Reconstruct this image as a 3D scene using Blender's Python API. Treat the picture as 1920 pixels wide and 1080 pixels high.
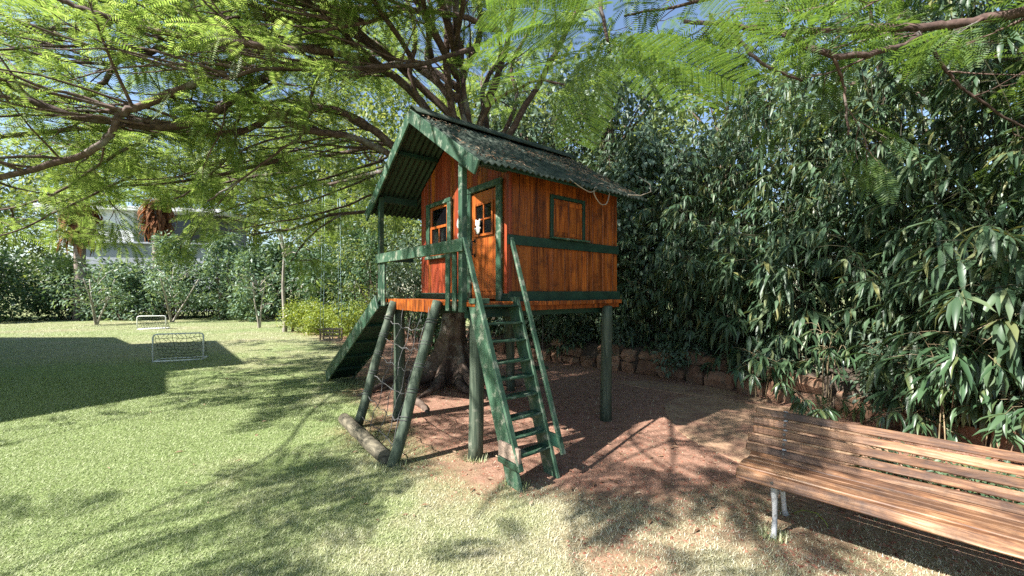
import bpy, bmesh, math, random
import numpy as np
from mathutils import Vector, Matrix

for o in list(bpy.data.objects):
    bpy.data.objects.remove(o)
random.seed(7)
RNG = np.random.default_rng(11)
SC = bpy.context.scene
COL = SC.collection
R_ = math.radians

# ------------------------------------------------------------------ camera
EYE = 1.6
FPX = 757.0
cam_d = bpy.data.cameras.new('camera')
cam_d.sensor_width = 36.0
cam_d.lens = 36.0 * FPX / 1920.0
cam_d.shift_y = 6.0 / 1920.0
cam_d.clip_start = 0.05
cam_d.clip_end = 900.0
cam = bpy.data.objects.new('camera', cam_d)
cam.location = (0, 0, EYE)
cam.rotation_euler = (R_(90), 0, 0)
COL.objects.link(cam)
SC.camera = cam

# ------------------------------------------------------------------ light
SUN_DIR = Vector((-0.87, -0.49, 0.0)).normalized()      # horizontal direction towards the sun
SUN_EL = R_(45)
to_sun = Vector((SUN_DIR.x * math.cos(SUN_EL), SUN_DIR.y * math.cos(SUN_EL), math.sin(SUN_EL)))
world = bpy.data.worlds.new('World')
SC.world = world
world.use_nodes = True
wn = world.node_tree.nodes
wl = world.node_tree.links
wn.clear()
sky = wn.new('ShaderNodeTexSky')
sky.sky_type = 'NISHITA'
sky.sun_disc = False
sky.sun_elevation = SUN_EL
sky.sun_rotation = math.atan2(to_sun.x, to_sun.y)
sky.air_density = 1.0
sky.dust_density = 0.6
bg = wn.new('ShaderNodeBackground')
bg.inputs['Strength'].default_value = 0.08
wo = wn.new('ShaderNodeOutputWorld')
wl.new(sky.outputs[0], bg.inputs[0])
wl.new(bg.outputs[0], wo.inputs[0])
sun_d = bpy.data.lights.new('sun', 'SUN')
sun_d.energy = 5.0
sun_d.angle = R_(0.53)
sun_d.color = (1.0, 0.965, 0.91)
sun = bpy.data.objects.new('sun', sun_d)
sun.rotation_euler = to_sun.to_track_quat('Z', 'Y').to_euler()
sun.location = (-10, -6, 12)
COL.objects.link(sun)
SC.view_settings.view_transform = 'Standard'
SC.view_settings.look = 'None'
SC.view_settings.gamma = 1.0
SC.view_settings.use_curve_mapping = False
SC.view_settings.exposure = 1.65
SC.render.engine = 'CYCLES'
SC.cycles.use_denoising = False
SC.cycles.max_bounces = 8
SC.cycles.diffuse_bounces = 4
SC.cycles.glossy_bounces = 2
SC.cycles.transmission_bounces = 4
SC.cycles.transparent_max_bounces = 8
SC.cycles.sample_clamp_indirect = 6.0

# ------------------------------------------------------------------ helpers
def at(u, v, d):
    """a point of the place, read off the photograph, at its own distance d"""
    return Vector(((u - 960.0) / FPX * d, d, EYE - (v - 546.0) / FPX * d))

def fbm(x, y, octaves=4, seed=0):
    x = np.asarray(x, float); y = np.asarray(y, float)
    tot = np.zeros_like(x); amp = 1.0; norm = 0.0
    for o in range(octaves):
        xi = np.floor(x).astype(np.int64); yi = np.floor(y).astype(np.int64)
        fx = x - xi; fy = y - yi
        fx = fx * fx * (3 - 2 * fx); fy = fy * fy * (3 - 2 * fy)
        def hsh(a, b):
            n = (a * 374761393 + b * 668265263 + (seed + o) * 1442695041) & 0x7fffffff
            n = ((n ^ (n >> 13)) * 1274126177) & 0x7fffffff
            return ((n ^ (n >> 16)) & 0xffff) / 65535.0
        v = (hsh(xi, yi) * (1 - fx) + hsh(xi + 1, yi) * fx) * (1 - fy) + (hsh(xi, yi + 1) * (1 - fx) + hsh(xi + 1, yi + 1) * fx) * fy
        tot += v * amp; norm += amp; amp *= 0.5; x = x * 2.03; y = y * 2.03
    return tot / norm

def tag(o, label=None, cat=None, group=None, kind=None):
    if label: o['label'] = label
    if cat: o['category'] = cat
    if group: o['group'] = group
    if kind: o['kind'] = kind
    return o

def empty(name, loc=(0, 0, 0), rz=0.0, parent=None):
    o = bpy.data.objects.new(name, None)
    o.empty_display_size = 0.1
    o.location = loc
    o.rotation_euler = (0, 0, rz)
    o.parent = parent
    COL.objects.link(o)
    return o

def link(name, me, parent=None, loc=None, rot=None, scale=None):
    o = bpy.data.objects.new(name, me)
    o.parent = parent
    if loc is not None: o.location = loc
    if rot is not None: o.rotation_euler = rot
    if scale is not None: o.scale = scale
    COL.objects.link(o)
    return o

class MB:
    """collects shapes, then becomes one mesh object"""
    def __init__(s):
        s.v = []; s.f = []; s.sm = []
    def add(s, v, f, smooth=False):
        b = len(s.v)
        s.v.extend([tuple(p) for p in v])
        for q in f:
            s.f.append(tuple(i + b for i in q)); s.sm.append(smooth)
        return s
    def cbox(s, c, half, axes=None, bev=0.004):
        """chamfered box: centre, half sizes, axes"""
        c = Vector(c)
        ax = axes or (Vector((1, 0, 0)), Vector((0, 1, 0)), Vector((0, 0, 1)))
        hx, hy, hz = half
        b = min(bev, hx * .45, hy * .45, hz * .45)
        V = []; idx = {}
        for sx in (-1, 1):
            for sy in (-1, 1):
                for sz in (-1, 1):
                    for k in range(3):
                        l = [sx * hx, sy * hy, sz * hz]
                        for m in range(3):
                            if m != k:
                                l[m] -= (sx, sy, sz)[m] * b
                        idx[(sx, sy, sz, k)] = len(V)
                        V.append(c + ax[0] * l[0] + ax[1] * l[1] + ax[2] * l[2])
        F = []
        g = lambda a, k: idx[(a[0], a[1], a[2], k)]
        for k in range(3):
            m, n = (k + 1) % 3, (k + 2) % 3
            for sg in (-1, 1):
                cs = []
                for p, q in ((-1, -1), (1, -1), (1, 1), (-1, 1)):
                    a = [0, 0, 0]; a[k] = sg; a[m] = p; a[n] = q
                    cs.append(g(a, k))
                F.append(cs if sg > 0 else cs[::-1])
        for k in range(3):                       # edges along axis k
            m, n = (k + 1) % 3, (k + 2) % 3
            for p in (-1, 1):
                for q in (-1, 1):
                    a0 = [0, 0, 0]; a1 = [0, 0, 0]
                    a0[k] = -1; a1[k] = 1
                    for a in (a0, a1):
                        a[m] = p; a[n] = q
                    F.append([g(a0, m), g(a1, m), g(a1, n), g(a0, n)] if p * q > 0 else [g(a0, n), g(a1, n), g(a1, m), g(a0, m)])
        for sx in (-1, 1):
            for sy in (-1, 1):
                for sz in (-1, 1):
                    t = [g((sx, sy, sz), 0), g((sx, sy, sz), 1), g((sx, sy, sz), 2)]
                    F.append(t if sx * sy * sz > 0 else t[::-1])
        return s.add(V, F)
    def beam(s, p0, p1, w, h, up=(0, 0, 1), bev=0.004):
        p0 = Vector(p0); p1 = Vector(p1); d = p1 - p0; L = d.length; d.normalize()
        u = Vector(up); side = d.cross(u)
        if side.length < 1e-4: side = d.cross(Vector((1, 0, 0)))
        side.normalize(); u = side.cross(d)
        return s.cbox((p0 + p1) / 2, (L / 2, w / 2, h / 2), (d, side, u), bev)
    def tube(s, pts, rad, n=8, cap=True, smooth=True):
        pts = [Vector(p) for p in pts]
        if not hasattr(rad, '__len__'): rad = [rad] * len(pts)
        V = []; F = []
        ref = None
        for i, p in enumerate(pts):
            d = (pts[min(i + 1, len(pts) - 1)] - pts[max(i - 1, 0)])
            if d.length < 1e-9: d = Vector((0, 0, 1))
            d.normalize()
            if ref is None:
                ref = d.cross(Vector((0.3, 0.2, 0.93)))
                if ref.length < .05: ref = d.cross(Vector((1, 0, 0)))
            ref = (ref - d * ref.dot(d)).normalized()
            b = d.cross(ref)
            for k in range(n):
                t = 2 * math.pi * k / n
                V.append(p + (ref * math.cos(t) + b * math.sin(t)) * rad[i])
        for i in range(len(pts) - 1):
            for k in range(n):
                F.append((i * n + k, i * n + (k + 1) % n, (i + 1) * n + (k + 1) % n, (i + 1) * n + k))
        s.add(V, F, smooth)
        if cap:
            e = len(pts) - 1
            b0 = len(s.v) - len(V)
            s.f.append(tuple(b0 + k for k in range(n - 1, -1, -1))); s.sm.append(False)
            s.f.append(tuple(b0 + e * n + k for k in range(n))); s.sm.append(False)
        return s
    def prism(s, poly, z0, z1, M=None):
        n = len(poly)
        V = [Vector((p[0], p[1], z0)) for p in poly] + [Vector((p[0], p[1], z1)) for p in poly]
        if M is not None: V = [M @ v for v in V]
        F = [tuple(range(n - 1, -1, -1)), tuple(range(n, 2 * n))]
        for i in range(n):
            F.append((i, (i + 1) % n, n + (i + 1) % n, n + i))
        return s.add(V, F)
    def mesh(s, name, mat):
        me = bpy.data.meshes.new(name)
        me.from_pydata(s.v, [], s.f)
        me.polygons.foreach_set('use_smooth', s.sm)
        if mat: me.materials.append(mat)
        me.update()
        return me
    def build(s, name, mat, parent=None, **kw):
        return link(name, s.mesh(name, mat), parent, **kw)

def np_mesh(name, V, F, mat, smooth=False):
    V = np.ascontiguousarray(V, np.float32); F = np.ascontiguousarray(F, np.int32)
    me = bpy.data.meshes.new(name)
    nf, k = F.shape
    me.vertices.add(len(V)); me.vertices.foreach_set('co', V.ravel())
    me.loops.add(nf * k); me.loops.foreach_set('vertex_index', F.ravel())
    me.polygons.add(nf)
    me.polygons.foreach_set('loop_start', np.arange(0, nf * k, k, dtype=np.int32))
    me.polygons.foreach_set('loop_total', np.full(nf, k, np.int32))
    if smooth: me.polygons.foreach_set('use_smooth', np.ones(nf, bool))
    me.materials.append(mat)
    me.update(calc_edges=True)
    return me

def norm(a):
    return a / np.maximum(np.linalg.norm(a, axis=-1, keepdims=True), 1e-9)

def frames(x, z):
    """rotation matrices whose columns are x, z cross x, and z made square to x"""
    x = norm(x); y = norm(np.cross(z, x)); zz = np.cross(x, y)
    return np.stack([x, y, zz], axis=-1)

def scatter(T, Rm, S, P):
    """copies of template T=(verts, tris) put at P with rotation Rm and size S (n or n,3)"""
    TV, TF = T
    S = np.asarray(S, float)
    if S.ndim == 1: S = S[:, None]
    if S.shape[1] == 1: S = np.repeat(S, 3, 1)
    loc = TV[None] * S[:, None, :]
    V = np.einsum('nij,nkj->nki', Rm, loc) + P[:, None, :]
    n, k = len(P), len(TV)
    F = TF[None] + (np.arange(n) * k)[:, None, None]
    return V.reshape(-1, 3), F.reshape(-1, TF.shape[1])

# ------------------------------------------------------------------ materials
def new_mat(name):
    m = bpy.data.materials.new(name); m.use_nodes = True
    nt = m.node_tree; nt.nodes.clear()
    out = nt.nodes.new('ShaderNodeOutputMaterial')
    return m, nt, out

def N(nt, t, **kw):
    n = nt.nodes.new(t)
    for k, v in kw.items(): setattr(n, k, v)
    return n

def ramp(nt, stops):
    r = N(nt, 'ShaderNodeValToRGB'); cr = r.color_ramp
    while len(cr.elements) > 1: cr.elements.remove(cr.elements[-1])
    cr.elements[0].position = stops[0][0]; cr.elements[0].color = (*stops[0][1], 1)
    for p, c in stops[1:]:
        e = cr.elements.new(p); e.color = (*c, 1)
    return r

def mix(nt, fac, a, b):
    m = N(nt, 'ShaderNodeMix', data_type='RGBA')
    for sock, val in ((m.inputs[0], fac), (m.inputs[6], a), (m.inputs[7], b)):
        if hasattr(val, 'is_linked') or isinstance(val, bpy.types.NodeSocket): nt.links.new(val, sock)
        elif hasattr(val, '__len__'): sock.default_value = (*val, 1)
        else: sock.default_value = val
    return m.outputs[2]

def surf_mat(name, stops, scale=(4, 4, 4), rough=0.6, bump=0.15, detail=6, wear=None, wear_scale=3.0, wear_amt=(0.55, 0.7),
             spec=0.4, vary=0.25, fine=None, bump_dist=0.01, distortion=0.0):
    m, nt, out = new_mat(name)
    L = nt.links.new
    tc = N(nt, 'ShaderNodeTexCoord'); oi = N(nt, 'ShaderNodeObjectInfo')
    ofs = N(nt, 'ShaderNodeVectorMath', operation='SCALE'); ofs.inputs[0].default_value = (37.0, 51.0, 23.0)
    L(oi.outputs['Random'], ofs.inputs['Scale'])
    add = N(nt, 'ShaderNodeVectorMath', operation='ADD'); L(tc.outputs['Object'], add.inputs[0]); L(ofs.outputs[0], add.inputs[1])
    mp = N(nt, 'ShaderNodeMapping'); mp.inputs['Scale'].default_value = scale
    L(add.outputs[0], mp.inputs[0])
    n1 = N(nt, 'ShaderNodeTexNoise'); n1.inputs['Scale'].default_value = 1.0; n1.inputs['Detail'].default_value = detail
    n1.inputs['Roughness'].default_value = 0.62; n1.inputs['Distortion'].default_value = distortion
    L(mp.outputs[0], n1.inputs['Vector'])
    r = ramp(nt, stops); L(n1.outputs['Fac'], r.inputs[0])
    col = r.outputs[0]
    if wear is not None:
        n2 = N(nt, 'ShaderNodeTexNoise'); n2.inputs['Scale'].default_value = wear_scale; n2.inputs['Detail'].default_value = 8
        n2.inputs['Roughness'].default_value = 0.7
        L(add.outputs[0], n2.inputs['Vector'])
        wr = ramp(nt, [(wear_amt[0], (0, 0, 0)), (wear_amt[1], (1, 1, 1))]); L(n2.outputs['Fac'], wr.inputs[0])
        col = mix(nt, wr.outputs[0], col, wear)
    hs = N(nt, 'ShaderNodeHueSaturation'); L(col, hs.inputs['Color'])
    mr = N(nt, 'ShaderNodeMapRange'); mr.inputs[3].default_value = 1 - vary; mr.inputs[4].default_value = 1 + vary
    L(oi.outputs['Random'], mr.inputs[0]); L(mr.outputs[0], hs.inputs['Value'])
    p = N(nt, 'ShaderNodeBsdfPrincipled'); L(hs.outputs[0], p.inputs['Base Color'])
    p.inputs['Roughness'].default_value = rough
    p.inputs['Specular IOR Level'].default_value = spec
    if bump:
        bp = N(nt, 'ShaderNodeBump'); bp.inputs['Strength'].default_value = bump; bp.inputs['Distance'].default_value = bump_dist
        L(n1.outputs['Fac'], bp.inputs['Height']); L(bp.outputs[0], p.inputs['Normal'])
    L(p.outputs[0], out.inputs[0])
    return m

def leaf_mat(name, cols, trans=0.35, tcol=None, rough=0.42, spec=0.5, tint=1.0):
    m, nt, out = new_mat(name); L = nt.links.new
    g = N(nt, 'ShaderNodeNewGeometry')
    st = [(i / max(1, len(cols) - 1), c) for i, c in enumerate(cols)]
    r = ramp(nt, st); L(g.outputs['Random Per Island'], r.inputs[0])
    p = N(nt, 'ShaderNodeBsdfPrincipled'); L(r.outputs[0], p.inputs['Base Color'])
    p.inputs['Roughness'].default_value = rough; p.inputs['Specular IOR Level'].default_value = spec
    t = N(nt, 'ShaderNodeBsdfTranslucent')
    gm = N(nt, 'ShaderNodeMix', data_type='RGBA', blend_type='MULTIPLY'); gm.inputs[0].default_value = 1.0
    L(r.outputs[0], gm.inputs[6]); gm.inputs[7].default_value = (*(tcol or (1.7, 1.5, 0.7)), 1)
    L(gm.outputs[2], t.inputs[0])
    ms = N(nt, 'ShaderNodeMixShader'); ms.inputs[0].default_value = trans
    L(p.outputs[0], ms.inputs[1]); L(t.outputs[0], ms.inputs[2]); L(ms.outputs[0], out.inputs[0])
    return m

M = {}
M['orange'] = surf_mat('orange_varnished_wood', [(0.33, (0.056, 0.011, 0.004)), (0.46, (0.225, 0.052, 0.008)), (0.58, (0.35, 0.090, 0.013)), (0.72, (0.45, 0.14, 0.023))],
                       scale=(22, 22, 1.6), rough=0.42, bump=0.12, vary=0.30, spec=0.4, wear=(0.075, 0.018, 0.008), wear_scale=3.4, wear_amt=(0.50, 0.68), distortion=0.9)
M['door'] = surf_mat('honey_door_wood', [(0.25, (0.15, 0.032, 0.007)), (0.5, (0.30, 0.074, 0.013)), (0.75, (0.41, 0.125, 0.026))],
                     scale=(18, 18, 1.4), rough=0.36, bump=0.08, vary=0.1, spec=0.5, distortion=0.8)
M['red'] = surf_mat('red_stained_wood', [(0.25, (0.095, 0.014, 0.007)), (0.5, (0.22, 0.036, 0.014)), (0.75, (0.32, 0.068, 0.021))],
                    scale=(22, 22, 1.6), rough=0.45, bump=0.12, vary=0.22, wear=(0.24, 0.10, 0.07), wear_scale=3.0, wear_amt=(0.6, 0.8))
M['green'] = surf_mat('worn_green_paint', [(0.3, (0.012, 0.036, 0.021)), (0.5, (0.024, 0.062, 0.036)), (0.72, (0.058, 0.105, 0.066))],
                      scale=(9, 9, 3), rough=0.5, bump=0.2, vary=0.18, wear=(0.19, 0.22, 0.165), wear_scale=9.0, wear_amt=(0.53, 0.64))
M['green_light'] = surf_mat('pale_green_paint', [(0.3, (0.022, 0.060, 0.034)), (0.5, (0.048, 0.105, 0.062)), (0.72, (0.105, 0.165, 0.108))],
                      scale=(14, 14, 3), rough=0.55, bump=0.25, vary=0.18, wear=(0.28, 0.29, 0.22), wear_scale=10.0, wear_amt=(0.53, 0.66))  # lighter, greyer green than the other two, for stringers and rails
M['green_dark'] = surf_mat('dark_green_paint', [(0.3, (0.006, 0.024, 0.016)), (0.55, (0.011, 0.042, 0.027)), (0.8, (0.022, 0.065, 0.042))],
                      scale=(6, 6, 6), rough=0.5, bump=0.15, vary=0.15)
M['log'] = surf_mat('green_log', [(0.3, (0.020, 0.032, 0.021)), (0.5, (0.046, 0.066, 0.043)), (0.7, (0.105, 0.125, 0.086))],
                    scale=(26, 26, 1.8), rough=0.75, bump=0.5, vary=0.15, wear=(0.20, 0.20, 0.15), wear_scale=6.0, wear_amt=(0.6, 0.72), distortion=0.8)
M['log_base'] = surf_mat('weathered_log', [(0.3, (0.035, 0.032, 0.024)), (0.5, (0.11, 0.095, 0.065)), (0.75, (0.25, 0.215, 0.15))],
                    scale=(8, 3, 22), rough=0.85, bump=0.5, vary=0.1, distortion=1.0)
M['pole_base'] = M['log']
M['grey_wood'] = surf_mat('bare_grey_wood', [(0.3, (0.12, 0.09, 0.07)), (0.55, (0.30, 0.22, 0.17)), (0.8, (0.42, 0.33, 0.26))], scale=(4, 16, 22), rough=0.8, bump=0.3)
M['roof'] = surf_mat('mossy_roof_sheet', [(0.25, (0.014, 0.020, 0.016)), (0.45, (0.030, 0.044, 0.034)), (0.62, (0.066, 0.080, 0.063)), (0.8, (0.17, 0.17, 0.145))],
                     scale=(7, 7, 7), rough=0.9, bump=0.4, vary=0.12, wear=(0.13, 0.115, 0.095), wear_scale=6.0, wear_amt=(0.58, 0.68), spec=0.2)
M['bench'] = surf_mat('weathered_bench_wood', [(0.30, (0.034, 0.016, 0.009)), (0.43, (0.13, 0.058, 0.027)), (0.56, (0.27, 0.140, 0.070)), (0.72, (0.42, 0.29, 0.19))],
                      scale=(2.6, 34, 34), rough=0.5, bump=0.35, vary=0.22, wear=(0.050, 0.029, 0.021), wear_scale=3.2, wear_amt=(0.40, 0.66), distortion=1.2, detail=9)
M['iron'] = surf_mat('white_cast_iron', [(0.3, (0.24, 0.24, 0.24)), (0.6, (0.50, 0.51, 0.52))], scale=(20, 20, 20), rough=0.5, bump=0.2, wear=(0.16, 0.14, 0.12), wear_scale=14, wear_amt=(0.62, 0.7))
M['steel'] = surf_mat('dark_bolt', [(0.3, (0.05, 0.045, 0.04)), (0.7, (0.10, 0.09, 0.08))], rough=0.45)
M['white'] = surf_mat('white_paint_metal', [(0.3, (0.66, 0.66, 0.64)), (0.7, (0.80, 0.80, 0.78))], rough=0.35, bump=0, vary=0.02)
M['rope'] = surf_mat('grey_rope', [(0.3, (0.03, 0.03, 0.03)), (0.7, (0.12, 0.12, 0.117))], scale=(60, 60, 60), rough=0.9, bump=0.3)
M['rope_blue'] = surf_mat('pale_blue_rope', [(0.3, (0.26, 0.38, 0.42)), (0.7, (0.42, 0.55, 0.58))], scale=(40, 40, 40), rough=0.9, bump=0.2)
M['net'] = surf_mat('dark_goal_net', [(0.3, (0.035, 0.05, 0.04)), (0.7, (0.10, 0.12, 0.10))], rough=0.9, bump=0)
M['cable'] = surf_mat('cream_cable', [(0.3, (0.26, 0.20, 0.15)), (0.7, (0.40, 0.33, 0.25))], rough=0.5, bump=0)
M['black'] = surf_mat('black_iron', [(0.3, (0.008, 0.008, 0.008)), (0.7, (0.02, 0.02, 0.02))], rough=0.4, bump=0)
M['toy'] = surf_mat('white_fabric', [(0.3, (0.62, 0.60, 0.55)), (0.7, (0.78, 0.77, 0.72))], rough=0.9, bump=0.2)
M['bark'] = surf_mat('brown_bark', [(0.3, (0.035, 0.023, 0.017)), (0.5, (0.095, 0.064, 0.047)), (0.75, (0.20, 0.15, 0.12))],
                     scale=(9, 9, 5), rough=0.9, bump=0.6, vary=0.12, wear=(0.27, 0.26, 0.22), wear_scale=2.4, wear_amt=(0.56, 0.70), bump_dist=0.02)
M['limb'] = surf_mat('limb_bark', [(0.3, (0.035, 0.020, 0.016)), (0.5, (0.085, 0.050, 0.040)), (0.75, (0.17, 0.12, 0.10))],
                     scale=(14, 14, 14), rough=0.85, bump=0.5, vary=0.25, wear=(0.24, 0.24, 0.22), wear_scale=1.6, wear_amt=(0.55, 0.72), bump_dist=0.01)
M['trunk_pale'] = surf_mat('pale_bark', [(0.3, (0.20, 0.17, 0.14)), (0.6, (0.40, 0.36, 0.30))], scale=(8, 8, 3), rough=0.85, bump=0.3, vary=0.2)
M['palm_bark'] = surf_mat('palm_bark', [(0.3, (0.10, 0.075, 0.06)), (0.6, (0.25, 0.20, 0.165))], scale=(3, 3, 14), rough=0.9, bump=0.4)
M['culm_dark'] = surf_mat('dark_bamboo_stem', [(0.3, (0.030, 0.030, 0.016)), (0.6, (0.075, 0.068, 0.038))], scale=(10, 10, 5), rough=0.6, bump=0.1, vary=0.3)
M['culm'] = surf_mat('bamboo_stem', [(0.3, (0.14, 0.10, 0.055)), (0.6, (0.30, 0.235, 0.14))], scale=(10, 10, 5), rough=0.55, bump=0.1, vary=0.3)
M['stone'] = surf_mat('orange_sandstone', [(0.3, (0.12, 0.058, 0.034)), (0.5, (0.24, 0.130, 0.080)), (0.75, (0.38, 0.25, 0.17))],
                      scale=(7, 7, 7), rough=0.9, bump=0.7, vary=0.35, wear=(0.075, 0.062, 0.042), wear_scale=3.5, wear_amt=(0.46, 0.64), bump_dist=0.02)
M['mortar'] = surf_mat('dark_joint', [(0.3, (0.030, 0.022, 0.016)), (0.7, (0.075, 0.055, 0.04))], scale=(12, 12, 12), rough=0.95, bump=0.5)
M['slab'] = surf_mat('sandy_slab', [(0.3, (0.16, 0.098, 0.058)), (0.5, (0.29, 0.185, 0.112)), (0.75, (0.42, 0.295, 0.19))],
                     scale=(30, 30, 30), rough=0.92, bump=0.6, vary=0.06, wear=(0.19, 0.095, 0.065), wear_scale=2.6, wear_amt=(0.44, 0.66))
M['plaster'] = surf_mat('white_plaster', [(0.3, (0.62, 0.62, 0.62)), (0.7, (0.74, 0.74, 0.74))], scale=(2, 2, 2), rough=0.8, bump=0.05, vary=0.03)
M['grey_plaster'] = surf_mat('grey_plaster', [(0.3, (0.27, 0.29, 0.33)), (0.7, (0.33, 0.35, 0.39))], scale=(2, 2, 2), rough=0.8, bump=0.05, vary=0.03)
M['frond'] = leaf_mat('feathery_leaf', [(0.095, 0.145, 0.042), (0.155, 0.215, 0.062), (0.22, 0.28, 0.090), (0.30, 0.34, 0.15)], trans=0.55, tcol=(1.45, 1.55, 0.9), rough=0.55, spec=0.25)
M['frond_near'] = leaf_mat('bright_feathery_leaf', [(0.060, 0.115, 0.036), (0.100, 0.170, 0.046), (0.145, 0.215, 0.062), (0.085, 0.15, 0.075)], trans=0.45, tcol=(1.45, 1.45, 0.65), rough=0.45, spec=0.4)
M['bamboo'] = leaf_mat('bamboo_leaf', [(0.027, 0.056, 0.028), (0.046, 0.088, 0.044), (0.066, 0.116, 0.060), (0.090, 0.148, 0.080), (0.042, 0.084, 0.042), (0.12, 0.175, 0.095), (0.18, 0.18, 0.065)], trans=0.28, rough=0.44, spec=0.5)
M['creeper'] = leaf_mat('creeper_leaf', [(0.034, 0.062, 0.036), (0.060, 0.104, 0.060), (0.095, 0.145, 0.090), (0.14, 0.19, 0.13), (0.075, 0.125, 0.075)], trans=0.22, rough=0.46, spec=0.5)
M['shrub'] = leaf_mat('shrub_leaf', [(0.022, 0.050, 0.022), (0.042, 0.085, 0.036), (0.065, 0.125, 0.055), (0.10, 0.165, 0.085)], trans=0.25, rough=0.5, spec=0.4)
M['shrub_pale'] = leaf_mat('pale_leaf', [(0.060, 0.115, 0.065), (0.10, 0.175, 0.10), (0.16, 0.245, 0.15), (0.22, 0.30, 0.20)], trans=0.28, rough=0.5, spec=0.4)
M['hedge'] = leaf_mat('yellow_green_leaf', [(0.12, 0.18, 0.028), (0.20, 0.27, 0.04), (0.29, 0.34, 0.07), (0.10, 0.16, 0.03)], trans=0.35, rough=0.45)
M['treeleaf'] = leaf_mat('tree_leaf', [(0.060, 0.100, 0.036), (0.110, 0.165, 0.056), (0.17, 0.225, 0.085), (0.24, 0.29, 0.13)], trans=0.45, rough=0.5)
M['dead'] = leaf_mat('dead_frond', [(0.13, 0.055, 0.025), (0.23, 0.10, 0.045), (0.30, 0.16, 0.08)], trans=0.2, tcol=(1.3, 1.0, 0.7), rough=0.8, spec=0.1)
M['litter'] = leaf_mat('dry_litter', [(0.10, 0.055, 0.032), (0.19, 0.11, 0.065), (0.30, 0.20, 0.13), (0.38, 0.29, 0.20)], trans=0.1, tcol=(1, 1, 1), rough=0.8, spec=0.1)
M['chips'] = leaf_mat('red_earth_crumb', [(0.13, 0.045, 0.028), (0.23, 0.09, 0.058), (0.32, 0.15, 0.10), (0.40, 0.24, 0.18)], trans=0.0, rough=0.9, spec=0.1)

def glass_mat():
    m, nt, out = new_mat('window_glass')
    p = N(nt, 'ShaderNodeBsdfPrincipled')
    p.inputs['Base Color'].default_value = (0.006, 0.006, 0.007, 1)
    p.inputs['Roughness'].default_value = 0.08
    p.inputs['Alpha'].default_value = 0.75
    nt.links.new(p.outputs[0], out.inputs[0])
    return m
M['glass'] = glass_mat()
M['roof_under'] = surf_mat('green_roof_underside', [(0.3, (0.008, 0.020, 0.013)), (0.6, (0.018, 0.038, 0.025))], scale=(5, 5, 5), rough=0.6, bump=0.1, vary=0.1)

# ------------------------------------------------------------------ house frame
VPR = math.atan2(940.0, 757.0)
RX, RY = math.sin(VPR), math.cos(VPR)
HO = Vector((-0.314, 3.833, 0.0))
HROT = math.atan2(RY, RX)
def hw(a, b, z=0.0):
    return Vector((HO.x + a * RX - b * RY, HO.y + a * RY + b * RX, z))

# ------------------------------------------------------------------ ground
EARTH = np.array([(-3.35, 8.6), (-2.45, 6.6), (-1.95, 5.3), (-1.25, 4.1), (-1.0, 3.72), (-0.42, 3.72), (-0.15, 3.35), (0.2, 3.25), (0.42, 3.0), (0.75, 2.62),
                  (1.05, 2.95), (1.40, 2.92), (1.75, 2.72), (2.1, 2.4), (2.5, 2.15), (3.1, 1.6), (8.0, 0.5), (9, 14), (1, 17), (-6.0, 17.5), (-8.9, 17.2), (-8.6, 15.9),
                  (-6.6, 14.2), (-4.6, 11.6), (-3.6, 9.8)])
def poly_sd(px, py, poly):
    px = np.asarray(px); py = np.asarray(py)
    d = np.full(px.shape, 1e9); inside = np.zeros(px.shape, bool)
    n = len(poly)
    for i in range(n):
        x0, y0 = poly[i]; x1, y1 = poly[(i + 1) % n]
        ex, ey = x1 - x0, y1 - y0
        t = np.clip(((px - x0) * ex + (py - y0) * ey) / (ex * ex + ey * ey), 0, 1)
        d = np.minimum(d, np.hypot(px - x0 - t * ex, py - y0 - t * ey))
        c = ((y0 > py) != (y1 > py)) & (px < (x1 - x0) * (py - y0) / (y1 - y0 + 1e-12) + x0)
        inside ^= c
    return np.where(inside, -d, d)
def earth_amount(x, y):
    sd = poly_sd(x, y, EARTH)
    w = 0.36 + 0.55 * np.clip((x - 0.2) / 2, 0, 1) * np.clip((4.2 - y) / 1.5, 0, 1)
    n = fbm(x * 1.7 + 3, y * 1.7, 4, 3) - 0.5
    n2 = fbm(x * 7, y * 7, 3, 5) - 0.5
    # worn, patchy grass in front of the bench and the ladder
    worn = np.exp(-(((x - 1.0) / 1.1) ** 2 + ((y - 2.75) / 0.65) ** 2)) * 0.22
    return np.clip(0.5 - (sd - 0.9 * n - 0.35 * n2) / (2 * w) * 0.9 + worn * (0.6 + 3 * n), 0, 1)

def ground_z(x, y):
    near = np.exp(-np.maximum(0, np.hypot(x, y) - 6) / 8)
    return near * 0.030 * (fbm(x * 0.9 + 9, y * 0.9, 3, 8) - 0.5)

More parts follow.
